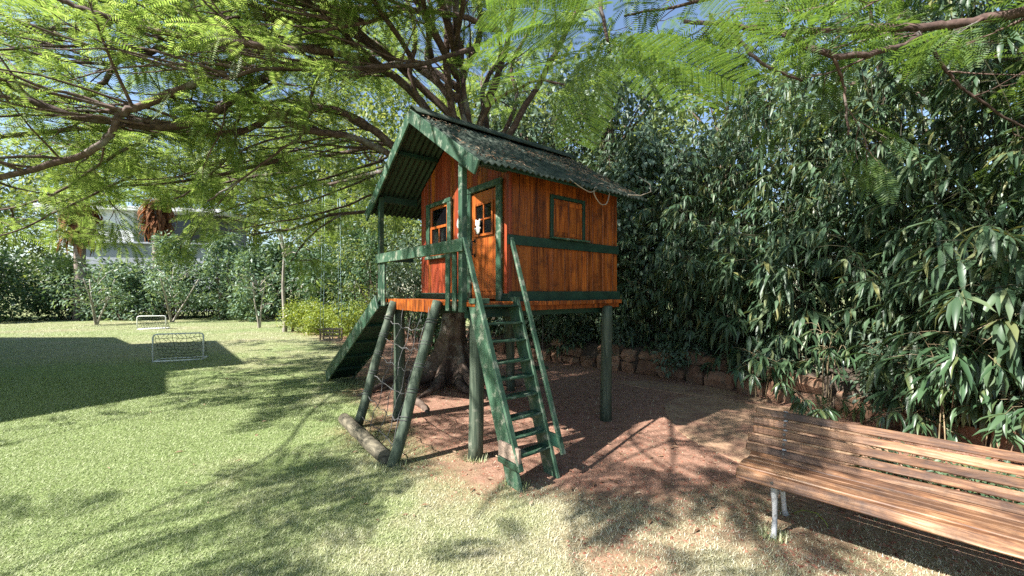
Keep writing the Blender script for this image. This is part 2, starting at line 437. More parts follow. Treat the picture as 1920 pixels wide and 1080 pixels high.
def make_ground():
    def axis(lo, hi, step_in, lo_in, hi_in):
        a = list(np.arange(lo_in, hi_in + 1e-6, step_in))
        s = step_in; x = lo_in
        left = []
        while x > lo:
            s *= 1.25; x -= s; left.append(x)
        s = step_in; x = hi_in; right = []
        while x < hi:
            s *= 1.25; x += s; right.append(x)
        return np.array(left[::-1] + a + right)
    xs = axis(-400, 400, 0.07, -6.5, 6.5); ys = axis(-300, 500, 0.07, 0.8, 11.5)
    X, Y = np.meshgrid(xs, ys)
    x, y = X.ravel(), Y.ravel()
    V = np.stack([x, y, ground_z(x, y)], 1)
    nx, ny = len(xs), len(ys)
    i = np.arange(nx - 1); j = np.arange(ny - 1)
    I, J = np.meshgrid(i, j); b = (J * nx + I).ravel()
    F = np.stack([b, b + 1, b + nx + 1, b + nx], 1)
    m, nt, out = new_mat('lawn_and_red_earth'); L = nt.links.new
    att = N(nt, 'ShaderNodeAttribute', attribute_name='earth')
    tc = N(nt, 'ShaderNodeTexCoord')
    def noise(scale, detail=5, rough=0.6):
        n = N(nt, 'ShaderNodeTexNoise'); n.inputs['Scale'].default_value = scale; n.inputs['Detail'].default_value = detail; n.inputs['Roughness'].default_value = rough
        L(tc.outputs['Object'], n.inputs['Vector']); return n
    big = noise(0.55, 4); fine = noise(55, 4, 0.75); mid = noise(9, 5, 0.7)
    g1 = ramp(nt, [(0.3, (0.090, 0.130, 0.042)), (0.5, (0.160, 0.210, 0.073)), (0.7, (0.28, 0.32, 0.155))]); L(fine.outputs['Fac'], g1.inputs[0])
    g2 = ramp(nt, [(0.3, (0.135, 0.118, 0.066)), (0.5, (0.265, 0.238, 0.135)), (0.7, (0.41, 0.37, 0.24))]); L(fine.outputs['Fac'], g2.inputs[0])
    dry = N(nt, 'ShaderNodeAttribute', attribute_name='dry')
    gr = mix(nt, dry.outputs['Fac'], g1.outputs[0], g2.outputs[0])
    e1 = ramp(nt, [(0.25, (0.098, 0.050, 0.034)), (0.45, (0.215, 0.115, 0.078)), (0.6, (0.33, 0.200, 0.142)), (0.78, (0.47, 0.34, 0.26))]); L(fine.outputs['Fac'], e1.inputs[0])
    e2 = ramp(nt, [(0.35, (0.15, 0.075, 0.050)), (0.65, (0.35, 0.210, 0.148))]); L(mid.outputs['Fac'], e2.inputs[0])
    er = mix(nt, 0.5, e1.outputs[0], e2.outputs[0])
    col = mix(nt, att.outputs['Fac'], gr, er)
    p = N(nt, 'ShaderNodeBsdfPrincipled'); L(col, p.inputs['Base Color']); p.inputs['Roughness'].default_value = 0.92; p.inputs['Specular IOR Level'].default_value = 0.15
    ad = N(nt, 'ShaderNodeMath', operation='ADD'); L(fine.outputs['Fac'], ad.inputs[0]); L(mid.outputs['Fac'], ad.inputs[1])
    bp = N(nt, 'ShaderNodeBump'); bp.inputs['Strength'].default_value = 0.6; bp.inputs['Distance'].default_value = 0.02
    L(ad.outputs[0], bp.inputs['Height']); L(bp.outputs[0], p.inputs['Normal'])
    L(p.outputs[0], out.inputs[0])
    me = np_mesh('ground', V, F, m, smooth=True)
    a = me.attributes.new('earth', 'FLOAT', 'POINT'); a.data.foreach_set('value', earth_amount(x, y).astype(np.float32))
    a = me.attributes.new('dry', 'FLOAT', 'POINT'); a.data.foreach_set('value', dryness(x, y).astype(np.float32))
    tag(link('ground', me), 'mown lawn giving way to bare red earth', None, kind='structure')

def dryness(x, y):
    n = fbm(x * 0.8, y * 0.8, 4, 21) - 0.5
    n2 = fbm(x * 5, y * 5, 3, 22) - 0.5
    return np.clip(0.34 + 0.16 * np.clip((6.5 - y) / 3, 0, 1) + 0.18 * (x + 0.5) * np.clip((9 - y) / 4, 0, 1) + 1.3 * n + 0.7 * n2, 0.0, 1)
make_ground()

def make_grass():
    m, nt, out = new_mat('grass_blade'); L = nt.links.new
    g = N(nt, 'ShaderNodeNewGeometry'); att = N(nt, 'ShaderNodeAttribute', attribute_name='dry')
    r1 = ramp(nt, [(0, (0.150, 0.205, 0.070)), (0.5, (0.28, 0.345, 0.130)), (1, (0.46, 0.51, 0.27))]); L(g.outputs['Random Per Island'], r1.inputs[0])
    r2 = ramp(nt, [(0, (0.31, 0.29, 0.18)), (0.5, (0.52, 0.48, 0.33)), (1, (0.68, 0.64, 0.50))]); L(g.outputs['Random Per Island'], r2.inputs[0])
    c = mix(nt, att.outputs['Fac'], r1.outputs[0], r2.outputs[0])
    p = N(nt, 'ShaderNodeBsdfPrincipled'); L(c, p.inputs['Base Color']); p.inputs['Roughness'].default_value = 0.55; p.inputs['Specular IOR Level'].default_value = 0.35
    t = N(nt, 'ShaderNodeBsdfTranslucent'); L(c, t.inputs[0])
    ms = N(nt, 'ShaderNodeMixShader'); ms.inputs[0].default_value = 0.3; L(p.outputs[0], ms.inputs[1]); L(t.outputs[0], ms.inputs[2]); L(ms.outputs[0], out.inputs[0])
    def blades(n, d0, d1, pw, tall, fade, wide=1.0):
        d = d0 + (d1 - d0) * RNG.random(n) ** pw
        x = (RNG.random(n) * 2 - 1) * (1.33 * np.abs(d) + wide)
        y = d
        e = earth_amount(x, y)
        keep = RNG.random(n) > np.clip(e * 1.35 - 0.08, 0, 0.985)
        if fade: keep &= RNG.random(n) > np.clip((d - d1 + 8) / 8, 0, 1)
        x, y, d = x[keep], y[keep], d[keep]
        n = len(x)
        z = ground_z(x, y)
        hgt = tall * (0.55 + 0.9 * RNG.random(n)) * (0.85 + 0.045 * np.abs(d))
        wid = (0.0013 + 0.0013 * RNG.random(n)) * (0.75 + 0.24 * np.abs(d))
        az = RNG.random(n) * 2 * np.pi
        lean = 0.5 + 1.4 * RNG.random(n)
        dx, dy = np.cos(az), np.sin(az)
        P = np.stack([x, y, z - 0.002], 1)
        side = np.stack([-dy, dx, 0 * dx], 1) * wid[:, None]
        dd = np.clip(dryness(x, y) + 0.6 * (RNG.random(n) - 0.5), 0, 1)
        if True:
            tip = P + np.stack([dx * lean * hgt, dy * lean * hgt, hgt], 1)
            V = np.stack([P - side, P + side, tip], 1); T = np.array([[0, 1, 2]])
        k = V.shape[1]
        F = T[None] + (np.arange(n) * k)[:, None, None]
        return V.reshape(-1, 3), F.reshape(-1, 3), np.repeat(dd, k)
    A = blades(520000, 1.9, 7.5, 1.4, 0.0155, False)
    A2 = blades(150000, -1.5, 2.1, 1.0, 0.0155, False, 3.0)
    A = (np.concatenate([A[0], A2[0]]), np.concatenate([A[1], A2[1] + len(A[0])]), np.concatenate([A[2], A2[2]]))
    B = blades(280000, 5.0, 24.0, 1.5, 0.018, True)
    # longer tufts the mower misses, round posts and legs
    tv = []; spots = [(hw(0.0, .05), .10), (hw(-.72, .40), .12), (hw(-.69, 1.3), .16), (hw(-.66, 1.8), .12), (hw(-.08, -.62), .10), (Vector((1.70, 2.63, 0)), .07), (Vector((-8.0, 9.1, 0)), .3), (Vector((-7.4, 9.35, 0)), .3), (hw(-.2, 4.45), .2)]
    for (q, rad) in spots:
        k = 170
        a_ = RNG.random(k) * 6.283; r_ = rad * (.55 + .8 * RNG.random(k))
        x = q.x + np.cos(a_) * r_; y = q.y + np.sin(a_) * r_; h_ = .025 + .05 * RNG.random(k) ** 2; az = RNG.random(k) * 6.283; wd = .002 + .0015 * RNG.random(k) + .0004 * q.y
        P = np.stack([x, y, ground_z(x, y) - .002], 1); sd = np.stack([-np.sin(az), np.cos(az), 0 * az], 1) * wd[:, None]
        tv.append(np.stack([P - sd, P + sd, P + np.stack([np.cos(az) * h_ * .5, np.sin(az) * h_ * .5, h_], 1)], 1).reshape(-1, 3))
    tv = np.concatenate(tv)
    B = (np.concatenate([B[0], tv]), np.concatenate([B[1], np.arange(len(tv)).reshape(-1, 3) + len(B[0])]), np.concatenate([B[2], np.repeat(RNG.random(len(tv) // 3) * .7, 3)]))
    V = np.concatenate([A[0], B[0]]); F = np.concatenate([A[1], B[1] + len(A[0])]); D = np.concatenate([A[2], B[2]])
    me = np_mesh('grass', V, F, m)
    a = me.attributes.new('dry', 'FLOAT', 'POINT'); a.data.foreach_set('value', D.astype(np.float32))
    tag(link('grass', me), 'short mown grass blades of the lawn', 'grass', kind='stuff')
make_grass()

def make_crumbs():
    n = 26000
    d = 2.2 + 7.5 * RNG.random(n) ** 1.3
    x = d * (RNG.random(n) * 1.9 - 0.6)
    e = earth_amount(x, d)
    k = (RNG.random(n) < e) & (e > .3)
    x, y = x[k], d[k]; n = len(x)
    s = 0.004 + 0.011 * RNG.random(n) ** 2
    T = (np.array([[-1, -.6, 0], [1, -.5, 0], [.8, .7, 0], [-.7, .6, 0], [0, 0, .7]], float), np.array([[0, 1, 4], [1, 2, 4], [2, 3, 4], [3, 0, 4]]))
    az = RNG.random(n) * 6.28
    X = np.stack([np.cos(az), np.sin(az), 0.3 * (RNG.random(n) - .5)], 1)
    Z = np.stack([0.4 * (RNG.random(n) - .5), 0.4 * (RNG.random(n) - .5), np.ones(n)], 1)
    V, F = scatter(T, frames(X, Z), s, np.stack([x, y, ground_z(x, y)], 1))
    tag(link('earth_crumbs', np_mesh('earth_crumbs', V, F, M['chips'])), 'crumbs and chips strewn over the red earth', 'crumbs', kind='stuff')
    # dry leaves lying about on lawn and earth
    n = 1700
    d = 2.4 + 9 * RNG.random(n); x = d * (RNG.random(n) * 2.2 - 1.0)
    k = RNG.random(n) < 0.12 + 0.8 * earth_amount(x, d); x, y = x[k], d[k]; n = len(x)
    az = RNG.random(n) * 6.28
    X = np.stack([np.cos(az), np.sin(az), 0.5 * (RNG.random(n) - .5)], 1)
    Z = np.stack([0.8 * (RNG.random(n) - .5), 0.8 * (RNG.random(n) - .5), np.ones(n)], 1)
    V, F = scatter(LEAF, frames(X, Z), np.stack([0.03 + 0.05 * RNG.random(n)] * 3, 1) * [1, .8, 1], np.stack([x, y, ground_z(x, y) + 0.012], 1))
    tag(link('fallen_leaves', np_mesh('fallen_leaves', V, F, M['litter'])), 'dry fallen leaves scattered over earth and grass', 'leaves', kind='stuff')

# leaf templates: along +x, normal +z, length 1
LEAF = (np.array([[0, 0, 0], [.42, .19, .05], [.42, 0, 0], [.42, -.19, .05], [1, 0, -.10]], float), np.array([[0, 2, 1], [0, 3, 2], [1, 2, 4], [2, 3, 4]]))
BLADE = (np.array([[0, 0, 0], [.30, .085, .055], [.30, 0, .02], [.30, -.085, .055], [.68, .062, .0], [.68, 0, -.03], [.68, -.062, .0], [1, 0, -.17]], float),
         np.array([[0, 2, 1], [0, 3, 2], [1, 2, 5], [1, 5, 4], [2, 3, 6], [2, 6, 5], [4, 5, 7], [5, 6, 7]]))
BLADE4 = (np.array([[0, 0, 0], [.36, .095, .05], [.36, 0, .01], [.36, -.095, .05], [1, 0, -.16]], float), np.array([[0, 2, 1], [0, 3, 2], [1, 2, 4], [2, 3, 4]]))
OVATE = (np.array([[0, 0, 0], [.28, .27, .05], [.30, 0, 0], [.28, -.27, .05], [.65, .17, .0], [.65, -.17, .0], [1, 0, -.12]], float),
         np.array([[0, 2, 1], [0, 3, 2], [1, 2, 4], [2, 3, 5], [2, 5, 4], [4, 5, 6]]))
DIAMOND = (np.array([[0, 0, 0], [.45, .22, .03], [.45, -.22, .03], [1, 0, -.06]], float), np.array([[0, 2, 1], [1, 2, 3]]))

def frond_template(pairs=13, wid=0.026, plen=0.27):
    V = []; F = []
    def tri(*p):
        b = len(V); V.extend(p); F.append((b, b + 1, b + 2))
    def bend(t): return -0.16 * t * t
    tri((0, .006, 0), (0, -.006, 0), (.5, 0, bend(.5)))
    tri((.5, .005, bend(.5)), (.5, -.005, bend(.5)), (1, 0, bend(1)))
    for i in range(pairs):
        t = 0.16 + 0.83 * i / (pairs - 1)
        l = plen * (0.55 + 0.9 * math.sin(math.pi * (0.18 + 0.72 * i / (pairs - 1)))) * 0.75
        for s in (-1, 1):
            bx, bz = t, bend(t)
            ex, ey, ez = t + l * 0.42, s * l, bz - 0.10 * l
            mx, my, mz = t + l * .20, s * l * .5, bz + 0.02 * l
            b = len(V)
            V.extend([(bx, 0, bz), (mx - wid * .85, my + s * wid * .3, mz), (mx + wid * .85, my - s * wid * .3, mz), (ex, ey, ez)])
            F.append((b, b + 2, b + 1) if s > 0 else (b, b + 1, b + 2))
            F.append((b + 1, b + 2, b + 3) if s > 0 else (b + 1, b + 3, b + 2))
    return np.array(V, float), np.array(F)
FROND = frond_template()
make_crumbs()

# ------------------------------------------------------------------ playhouse on posts
RIDGE_B, RIDGE_Z, PITCH = 1.06, 3.60, 0.66
WALL_A0, WALL_A1, WALL_B0, WALL_B1 = 0.38, 2.13, 0.0, 1.98
def zr(b): return RIDGE_Z - PITCH * abs(b - RIDGE_B)

def make_playhouse():
    H = empty('playhouse', HO, HROT)
    tag(H, 'small orange wooden playhouse on tall green posts with ladder, net and slide', 'playhouse')
    rnd = random.Random(4)
    # --- legs: peeled logs, a little crooked
    for (a, b, top, r) in ((0.0, 0.05, 1.47, 0.070), (1.89, -0.02, 1.42, 0.068), (-0.06, 1.72, 1.42, 0.068), (1.90, 1.90, 1.42, 0.068)):
        pts = []; rad = []
        for i in range(9):
            t = i / 8
            pts.append((a + 0.008 * math.sin(3 * t + a * 5), b + 0.008 * math.cos(4 * t + b), -0.05 + t * (top + 0.05)))
            rad.append(r * (1.06 - 0.10 * t + 0.02 * rnd.uniform(-1, 1)))
        MB().tube(pts, rad, 14).build('leg', M['log'], H)
    # --- deck
    deck = empty('deck', parent=H)
    for b in (0.10, 1.0, 1.88):
        MB().beam((-0.08, b, 1.385), (2.10, b, 1.385), 0.06, 0.09).build('joist', M['green_dark'], deck)
    x = -0.11
    while x < 2.10:
        w = 0.108
        MB().cbox((x + w / 2, 1.06, 1.475 + rnd.uniform(-.002, .002)), (w / 2 - 0.002, 1.15, 0.022), bev=0.003).build('floor_board', M['orange'], deck)
        x += w + 0.003
    # orange fascia boards under the porch edge, made of short upright pieces
    b = 0.62
    while b < 1.66:
        w = 0.10 + rnd.uniform(-.01, .01)
        MB().cbox((-0.128, b + w / 2, 1.438 + rnd.uniform(-.004, .004)), (0.011, w / 2 - 0.0015, 0.066), bev=0.002).build('fascia_board', M['orange'], deck)
        b += w
    MB().beam((0.40, -0.012, 1.425), (2.14, -0.012, 1.425), 0.02, 0.05, bev=0.003).build('edge_beam', M['orange'], deck)
    # --- walls of upright boards
    openings = {'front': [(0.150, 0.710, 1.50, 2.72), (1.16, 1.71, 2.05, 2.70)], 'right': [(0.95, 1.46, 2.17, 2.62)], 'left': [], 'rear': []}
    def wall(name, mat, lo, hi, place, zbot, ztop, ops):
        W = empty(name, parent=H)
        cuts = [lo]
        w = 0.098
        n = round((hi - lo) / w)
        cuts = [lo + (hi - lo) * i / n for i in range(n + 1)]
        for i in range(n):
            s0, s1 = cuts[i], cuts[i + 1]
            segs = [(s0, s1)]
            for (o0, o1, _, _) in ops:              # split at opening sides
                new = []
                for (p, q) in segs:
                    pts = [p] + [e for e in (o0, o1) if p + .012 < e < q - .012] + [q]
                    new += list(zip(pts[:-1], pts[1:]))
                segs = new
            for (p, q) in segs:
                mid = (p + q) / 2
                zs = [(zbot, None)]
                out = []
                hole = [o for o in ops if o[0] < mid < o[1]]
                if hole:
                    o = hole[0]
                    if o[2] > zbot + 0.03: out.append((zbot, o[2], False))
                    out.append((o[3], None, True))
                else:
                    out.append((zbot, None, True))
                for (z0, z1, gable) in out:
                    g = 0.002
                    jit = rnd.uniform(-.0015, .0015)
                    zt0 = ztop(p + g) if gable else z1
                    zt1 = ztop(q - g) if gable else z1
                    th = 0.018
                    prof = [(p + g, z0, zt0), (q - g, z0, zt1)]
                    V = []
                    for dpt in (0, 1):
                        ins = 0.0 if dpt else 0.003
                        V += [place(p + g + ins, z0, jit + (dpt - 1) * 0 - (0 if dpt == 0 else th)), place(q - g - ins, z0, jit - (0 if dpt == 0 else th)),
                              place(q - g - ins, zt1, jit - (0 if dpt == 0 else th)), place(p + g + ins, zt0, jit - (0 if dpt == 0 else th))]
                    F = [(0, 1, 2, 3), (7, 6, 5, 4), (0, 4, 5, 1), (1, 5, 6, 2), (2, 6, 7, 3), (3, 7, 4, 0)]
                    # shallow v-groove shoulders
                    V2 = [place(p + g - 0.0015, z0, jit - 0.007), place(q - g + 0.0015, z0, jit - 0.007), place(q - g + 0.0015, zt1, jit - 0.007), place(p + g - 0.0015, zt0, jit - 0.007)]
                    m = MB()
                    V = V[:4] + V2 + [place(p + g - .0015, z0, jit - th), place(q - g + .0015, z0, jit - th), place(q - g + .0015, zt1, jit - th), place(p + g - .0015, zt0, jit - th)]
                    F = [(0, 1, 2, 3), (11, 10, 9, 8)]
                    for k in range(4):
                        k2 = (k + 1) % 4
                        F += [(k, k + 4, k2 + 4, k2), (k + 4, k + 8, k2 + 8, k2 + 4)]
                    m.add(V, F)
                    o = m.build('board', mat(p, q), W)
                    bm = bmesh.new(); bm.from_mesh(o.data); bmesh.ops.recalc_face_normals(bm, faces=bm.faces); bm.to_mesh(o.data); bm.free()
        return W
    wf = wall('front_wall', lambda p, q: M['orange'] if rnd.random() < .3 else M['red'], WALL_B0, WALL_B1, lambda s, z, n: (WALL_A0 - n, s, z), 1.497, lambda b: zr(b) - 0.035, openings['front'])
    wr = wall('side_wall', lambda p, q: M['orange'], WALL_A0 + .021, WALL_A1, lambda s, z, n: (s, WALL_B0 + n * 1.0, z), 1.45, lambda a: zr(0.0) - 0.03, openings['right'])
    # the side wall's outer face looks along -b, so its depth runs the other way
    for o in wr.children:
        for v in o.data.vertices: v.co.y = -v.co.y
        bm = bmesh.new(); bm.from_mesh(o.data); bmesh.ops.recalc_face_normals(bm, faces=bm.faces); bm.to_mesh(o.data); bm.free()
    wall('rear_wall', lambda p, q: M['orange'], WALL_B0 + .02, WALL_B1 - .02, lambda s, z, n: (WALL_A1 + n, s, z), 1.45, lambda b: zr(b) - 0.035, [])
    wall('far_side_wall', lambda p, q: M['orange'], WALL_A0 + .021, WALL_A1, lambda s, z, n: (s, WALL_B1 + n, z), 1.497, lambda a: zr(WALL_B1) - 0.03, [])
    # corner boards
    MB().cbox((WALL_A0 - 0.004, 0.018, 2.18), (0.012, 0.022, 0.68), bev=0.003).build('corner_board', M['red'], H)
    # --- green bands on the side wall
    MB().cbox((1.26, -0.013, 1.525), (0.905, 0.012, 0.074)).build('skirt_board', M['green_dark'], H)
    MB().cbox((1.235, -0.013, 2.120), (0.90, 0.012, 0.050)).build('belt_board', M['green_dark'], H)
    MB().cbox((0.365, 1.345, 1.537), (0.012, 0.61, 0.040)).build('skirt_board', M['green_dark'], H)
    MB().cbox((0.365, 0.05, 1.537), (0.012, 0.052, 0.040)).build('skirt_board', M['green_dark'], H)
    # --- door
    D = empty('door', parent=H)
    fa = 0.352
    MB().cbox((fa, 0.150, 2.10), (0.016, 0.042, 0.60)).build('door_jamb', M['green'], D)
    MB().cbox((fa, 0.711, 2.10), (0.016, 0.037, 0.60)).build('door_jamb', M['green'], D)
    MB().cbox((fa - .003, 0.4275, 2.7345), (0.018, 0.325, 0.034)).build('door_head', M['green'], D)
    la = 0.372
    for (b0, b1, z0, z1) in ((0.195, 0.262, 1.515, 2.692), (0.586, 0.672, 1.515, 2.692), (0.264, 0.584, 2.562, 2.692),
                             (0.264, 0.369, 1.60, 2.203), (0.371, 0.476, 1.60, 2.203), (0.478, 0.584, 1.60, 2.203), (0.264, 0.584, 1.515, 1.598)):
        MB().cbox((la, (b0 + b1) / 2, (z0 + z1) / 2), (0.011, (b1 - b0) / 2 - .0008, (z1 - z0) / 2 - .0008), bev=0.002).build('door_board', M['door'], D)
    wa = 0.353
    for (b0, b1, z0, z1) in ((0.250, 0.275, 2.20, 2.566), (0.572, 0.597, 2.20, 2.566), (0.276, 0.571, 2.20, 2.226), (0.276, 0.571, 2.540, 2.566)):
        MB().cbox((wa, (b0 + b1) / 2, (z0 + z1) / 2), (0.013, (b1 - b0) / 2, (z1 - z0) / 2), bev=0.002).build('window_frame', M['orange'], D)
    MB().cbox((wa, 0.4235, 2.383), (0.009, 0.147, 0.008), bev=0.001).build('muntin', M['orange'], D)
    MB().cbox((wa + .001, 0.4235, 2.383), (0.009, 0.008, 0.156), bev=0.001).build('muntin', M['orange'], D)
    for b in (0.346, 0.501):
        for z in (2.300, 2.466):
            MB().cbox((wa + .004, b, z), (0.0015, 0.068, 0.074), bev=0.0003).build('pane', M['glass'], D)
    h = MB().tube([(0.361, 0.612, 2.165), (0.325, 0.612, 2.155), (0.318, 0.612, 2.08), (0.325, 0.612, 2.01), (0.361, 0.612, 2.0)], 0.008, 8)
    h.cbox((0.359, 0.612, 2.165), (0.004, 0.014, 0.02), bev=.001).cbox((0.359, 0.612, 2.0), (0.004, 0.014, 0.02), bev=.001)
    h.build('handle', M['black'], D)
    # --- front window
    W = empty('front_window', parent=H)
    MB().cbox((fa, 1.159, 2.38), (0.016, 0.043, 0.36)).build('window_casing', M['green'], W)
    MB().cbox((fa, 1.714, 2.38), (0.016, 0.043, 0.36)).build('window_casing', M['green'], W)
    MB().cbox((fa - .003, 1.4365, 2.722), (0.018, 0.322, 0.026)).build('window_casing', M['green'], W)
    MB().cbox((fa - .006, 1.4365, 2.035), (0.03, 0.322, 0.018)).build('window_sill', M['green'], W)
    for (b0, b1, z0, z1) in ((1.203, 1.245, 2.06, 2.694), (1.632, 1.669, 2.06, 2.694), (1.246, 1.631, 2.66, 2.694), (1.246, 1.631, 2.06, 2.10)):
        MB().cbox((0.368, (b0 + b1) / 2, (z0 + z1) / 2), (0.012, (b1 - b0) / 2, (z1 - z0) / 2), bev=.002).build('sash', M['door'], W)
    MB().cbox((0.368, 1.4385, 2.425), (0.011, 0.192, 0.017), bev=.002).build('muntin', M['door'], W)
    MB().cbox((0.368, 1.4385, 2.254), (0.010, 0.011, 0.152), bev=.002).build('muntin', M['door'], W)
    for (b0, b1, z0, z1) in ((1.246, 1.631, 2.444, 2.659), (1.246, 1.427, 2.101, 2.407), (1.450, 1.631, 2.101, 2.407)):
        MB().cbox((0.373, (b0 + b1) / 2, (z0 + z1) / 2), (0.0015, (b1 - b0) / 2, (z1 - z0) / 2), bev=.0003).build('pane', M['glass'], W)
    # --- shuttered side window
    S = empty('shuttered_window', parent=H)
    for (a0, a1, z0, z1) in ((0.93, 0.972, 2.172, 2.66), (1.448, 1.49, 2.172, 2.66), (0.973, 1.447, 2.622, 2.66)):
        MB().cbox(((a0 + a1) / 2, -0.014, (z0 + z1) / 2), ((a1 - a0) / 2, 0.014, (z1 - z0) / 2), bev=.003).build('window_casing', M['green_dark'], S)
    for (a0, a1) in ((0.974, 1.207), (1.213, 1.446)):
        MB().cbox(((a0 + a1) / 2, -0.006, 2.405), ((a1 - a0) / 2, 0.009, 0.214), bev=.003).build('shutter', M['orange'], S)
        for z in (2.235, 2.575):
            MB().cbox(((a0 + a1) / 2, -0.0185, z), ((a1 - a0) / 2 - .012, 0.0035, 0.022), bev=.001).build('shutter_batten', M['orange'], S)
    MB().cbox((1.215, -0.050, 2.180), (0.31, 0.024, 0.009), bev=.002).build('window_sill', M['green'], S)
    # --- porch
    P = empty('porch', parent=H)
    for (b, zt) in ((0.085, zr(0.085) - 0.02), (2.15, zr(2.15) - 0.02)):
        MB().cbox((-0.128, b, (1.40 + zt) / 2), (0.03, 0.034, (zt - 1.40) / 2)).build('post', M['green'], P)
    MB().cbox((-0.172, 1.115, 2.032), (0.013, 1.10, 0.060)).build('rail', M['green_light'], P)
    for b in (0.20, 0.335, 1.98, 2.065):
        MB().cbox((-0.147, b + rnd.uniform(-.004, .004), 1.69), (0.011, 0.033, 0.285), bev=.003).build('baluster', M['green'], P)
    MB().cbox((0.12, 2.19, 2.04), (0.24, 0.013, 0.035)).build('rail', M['green_dark'], P)
    MB().beam((-0.10, 2.11, zr(2.11) - .075), (0.37, 2.11, zr(2.11) - .075), 0.05, 0.09).build('eave_beam', M['green_dark'], P)
    MB().beam((-0.10, 0.03, zr(0.03) - .075), (0.35, 0.03, zr(0.03) - .075), 0.05, 0.09).build('eave_beam', M['green_dark'], P)
    # --- roof: corrugated sheets in four bays a side
    RF = empty('roof', parent=H)
    A0, A1 = -0.19, 2.40
    bays = 4
    wave, amp, th = 0.074, 0.013, 0.005
    def slope(side, bay):
        s0 = A0 + (A1 - A0) * bay / bays - (0.03 if bay else 0); s1 = A0 + (A1 - A0) * (bay + 1) / bays
        reach = 1.36 if side < 0 else 1.42
        n = int((s1 - s0) / wave * 8); rows = 7
        V = []; F = []
        for lay in (0, 1):
            for r in range(rows + 1):
                for i in range(n + 1):
                    a = s0 + (s1 - s0) * i / n
                    b = RIDGE_B + side * (0.02 + (reach - 0.02) * r / rows)
                    sag = -0.012 * math.sin(math.pi * r / rows) + 0.006 * math.sin(7 * a + bay)
                    edge = 0.004 * math.sin(a * 9 + side) * (r == rows)
                    z = zr(b) + 0.028 + sag + amp * math.sin(2 * math.pi * (a - A0) / wave) + 0.005 * (bay % 2) - lay * th
                    V.append((a, b + side * edge, z))
        w = n + 1; q = (rows + 1) * w
        for r in range(rows):
            for i in range(n):
                i0 = r * w + i
                F.append((i0, i0 + 1, i0 + w + 1, i0 + w)); F.append((q + i0 + w, q + i0 + w + 1, q + i0 + 1, q + i0))
        for i in range(n):
            F.append((i, q + i, q + i + 1, i + 1)); k = rows * w + i; F.append((k, k + 1, q + k + 1, q + k))
        for r in range(rows):
            k = r * w; F.append((k, k + w, q + k + w, q + k)); k += n; F.append((k, q + k, q + k + w, k + w))
        m = MB(); m.add(V, F, True)
        o = m.build('roof_sheet', M['roof'], RF)
        bm = bmesh.new(); bm.from_mesh(o.data); bmesh.ops.recalc_face_normals(bm, faces=bm.faces); bm.to_mesh(o.data); bm.free()
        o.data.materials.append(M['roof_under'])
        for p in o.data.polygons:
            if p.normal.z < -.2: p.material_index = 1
    for side in (-1, 1):
        for bay in range(bays): slope(side, bay)
    m = MB()
    V = []; F = []
    k = 10
    for i in range(k + 1):
        a = A0 - 0.01 + (A1 - A0 + .02) * i / k
        for (db, dz) in ((-0.15, -0.030), (-0.07, 0.02), (0, 0.062), (0.07, 0.02), (0.15, -0.030)):
            V.append((a, RIDGE_B + db, RIDGE_Z + 0.028 + dz - abs(db) * .2 + rnd.uniform(-.003, .003)))
    for i in range(k):
        for j in range(4): F.append((i * 5 + j, i * 5 + j + 1, i * 5 + j + 6, i * 5 + j + 5))
    m.add(V, F, True); rc = m.build('ridge_cap', M['roof'], RF)
    sol = rc.modifiers.new('thick', 'SOLIDIFY'); sol.thickness = 0.008
    # purlins seen under the overhang
    for b in (0.62, 1.50):
        MB().beam((-0.16, b, zr(b) - 0.03), (0.37, b, zr(b) - 0.03), 0.045, 0.05).build('purlin', M['green_dark'], RF)
    # barge boards
    for side, reach in ((-1, 1.37), (1, 1.43)):
        e = RIDGE_B + side * reach
        drop = Vector((0, side, -PITCH)).normalized(); upv = Vector((0, side * PITCH, 1)).normalized()
        p0 = Vector((-0.215, RIDGE_B + side * 0.012, RIDGE_Z)) - upv * 0.035; p1 = Vector((-0.215, e, zr(e))) - upv * 0.035
        MB().beam(p0, p1, 0.024, 0.135, up=upv).build('barge_board', M['green'], RF)
    MB().beam((-0.14, -0.24, zr(-.24) - 0.01), (2.36, -0.24, zr(-.24) - 0.01), 0.02, 0.03).build('eave_batten', M['green_dark'], RF)
    # dry leaves caught on the roof
    n = 1500
    a = A0 + .03 + (A1 - A0 - .1) * RNG.random(n)
    t = RNG.random(n)
    b = RIDGE_B - 0.05 - 1.24 * t
    dens = fbm(a * 2.2, b * 2.2, 3, 31)
    kp = dens + 0.12 * a > 0.47 + 0.25 * RNG.random(n)
    a, b = a[kp], b[kp]; n = len(a)
    z = RIDGE_Z - PITCH * np.abs(b - RIDGE_B) + 0.050
    az = RNG.random(n) * 6.28
    X = np.stack([np.cos(az), np.sin(az), np.sin(az) * PITCH + .25 * (RNG.random(n) - .5)], 1)
    Z = np.stack([.5 * (RNG.random(n) - .5), -PITCH + .5 * (RNG.random(n) - .5), np.ones(n)], 1)
    V, F = scatter(LEAF, frames(X, Z), 0.03 + 0.045 * RNG.random(n), np.stack([a, b, z], 1))
    lo = link('leaf_litter', np_mesh('leaf_litter', V, F, M['litter']), RF); lo['kind'] = 'stuff'
    # --- ladder
    LD = empty('ladder', parent=H)
    def lad(a, z, dz=0): # front edge line of the ladder
        return -0.12 - 0.60 * (1.5 - z) / 1.5
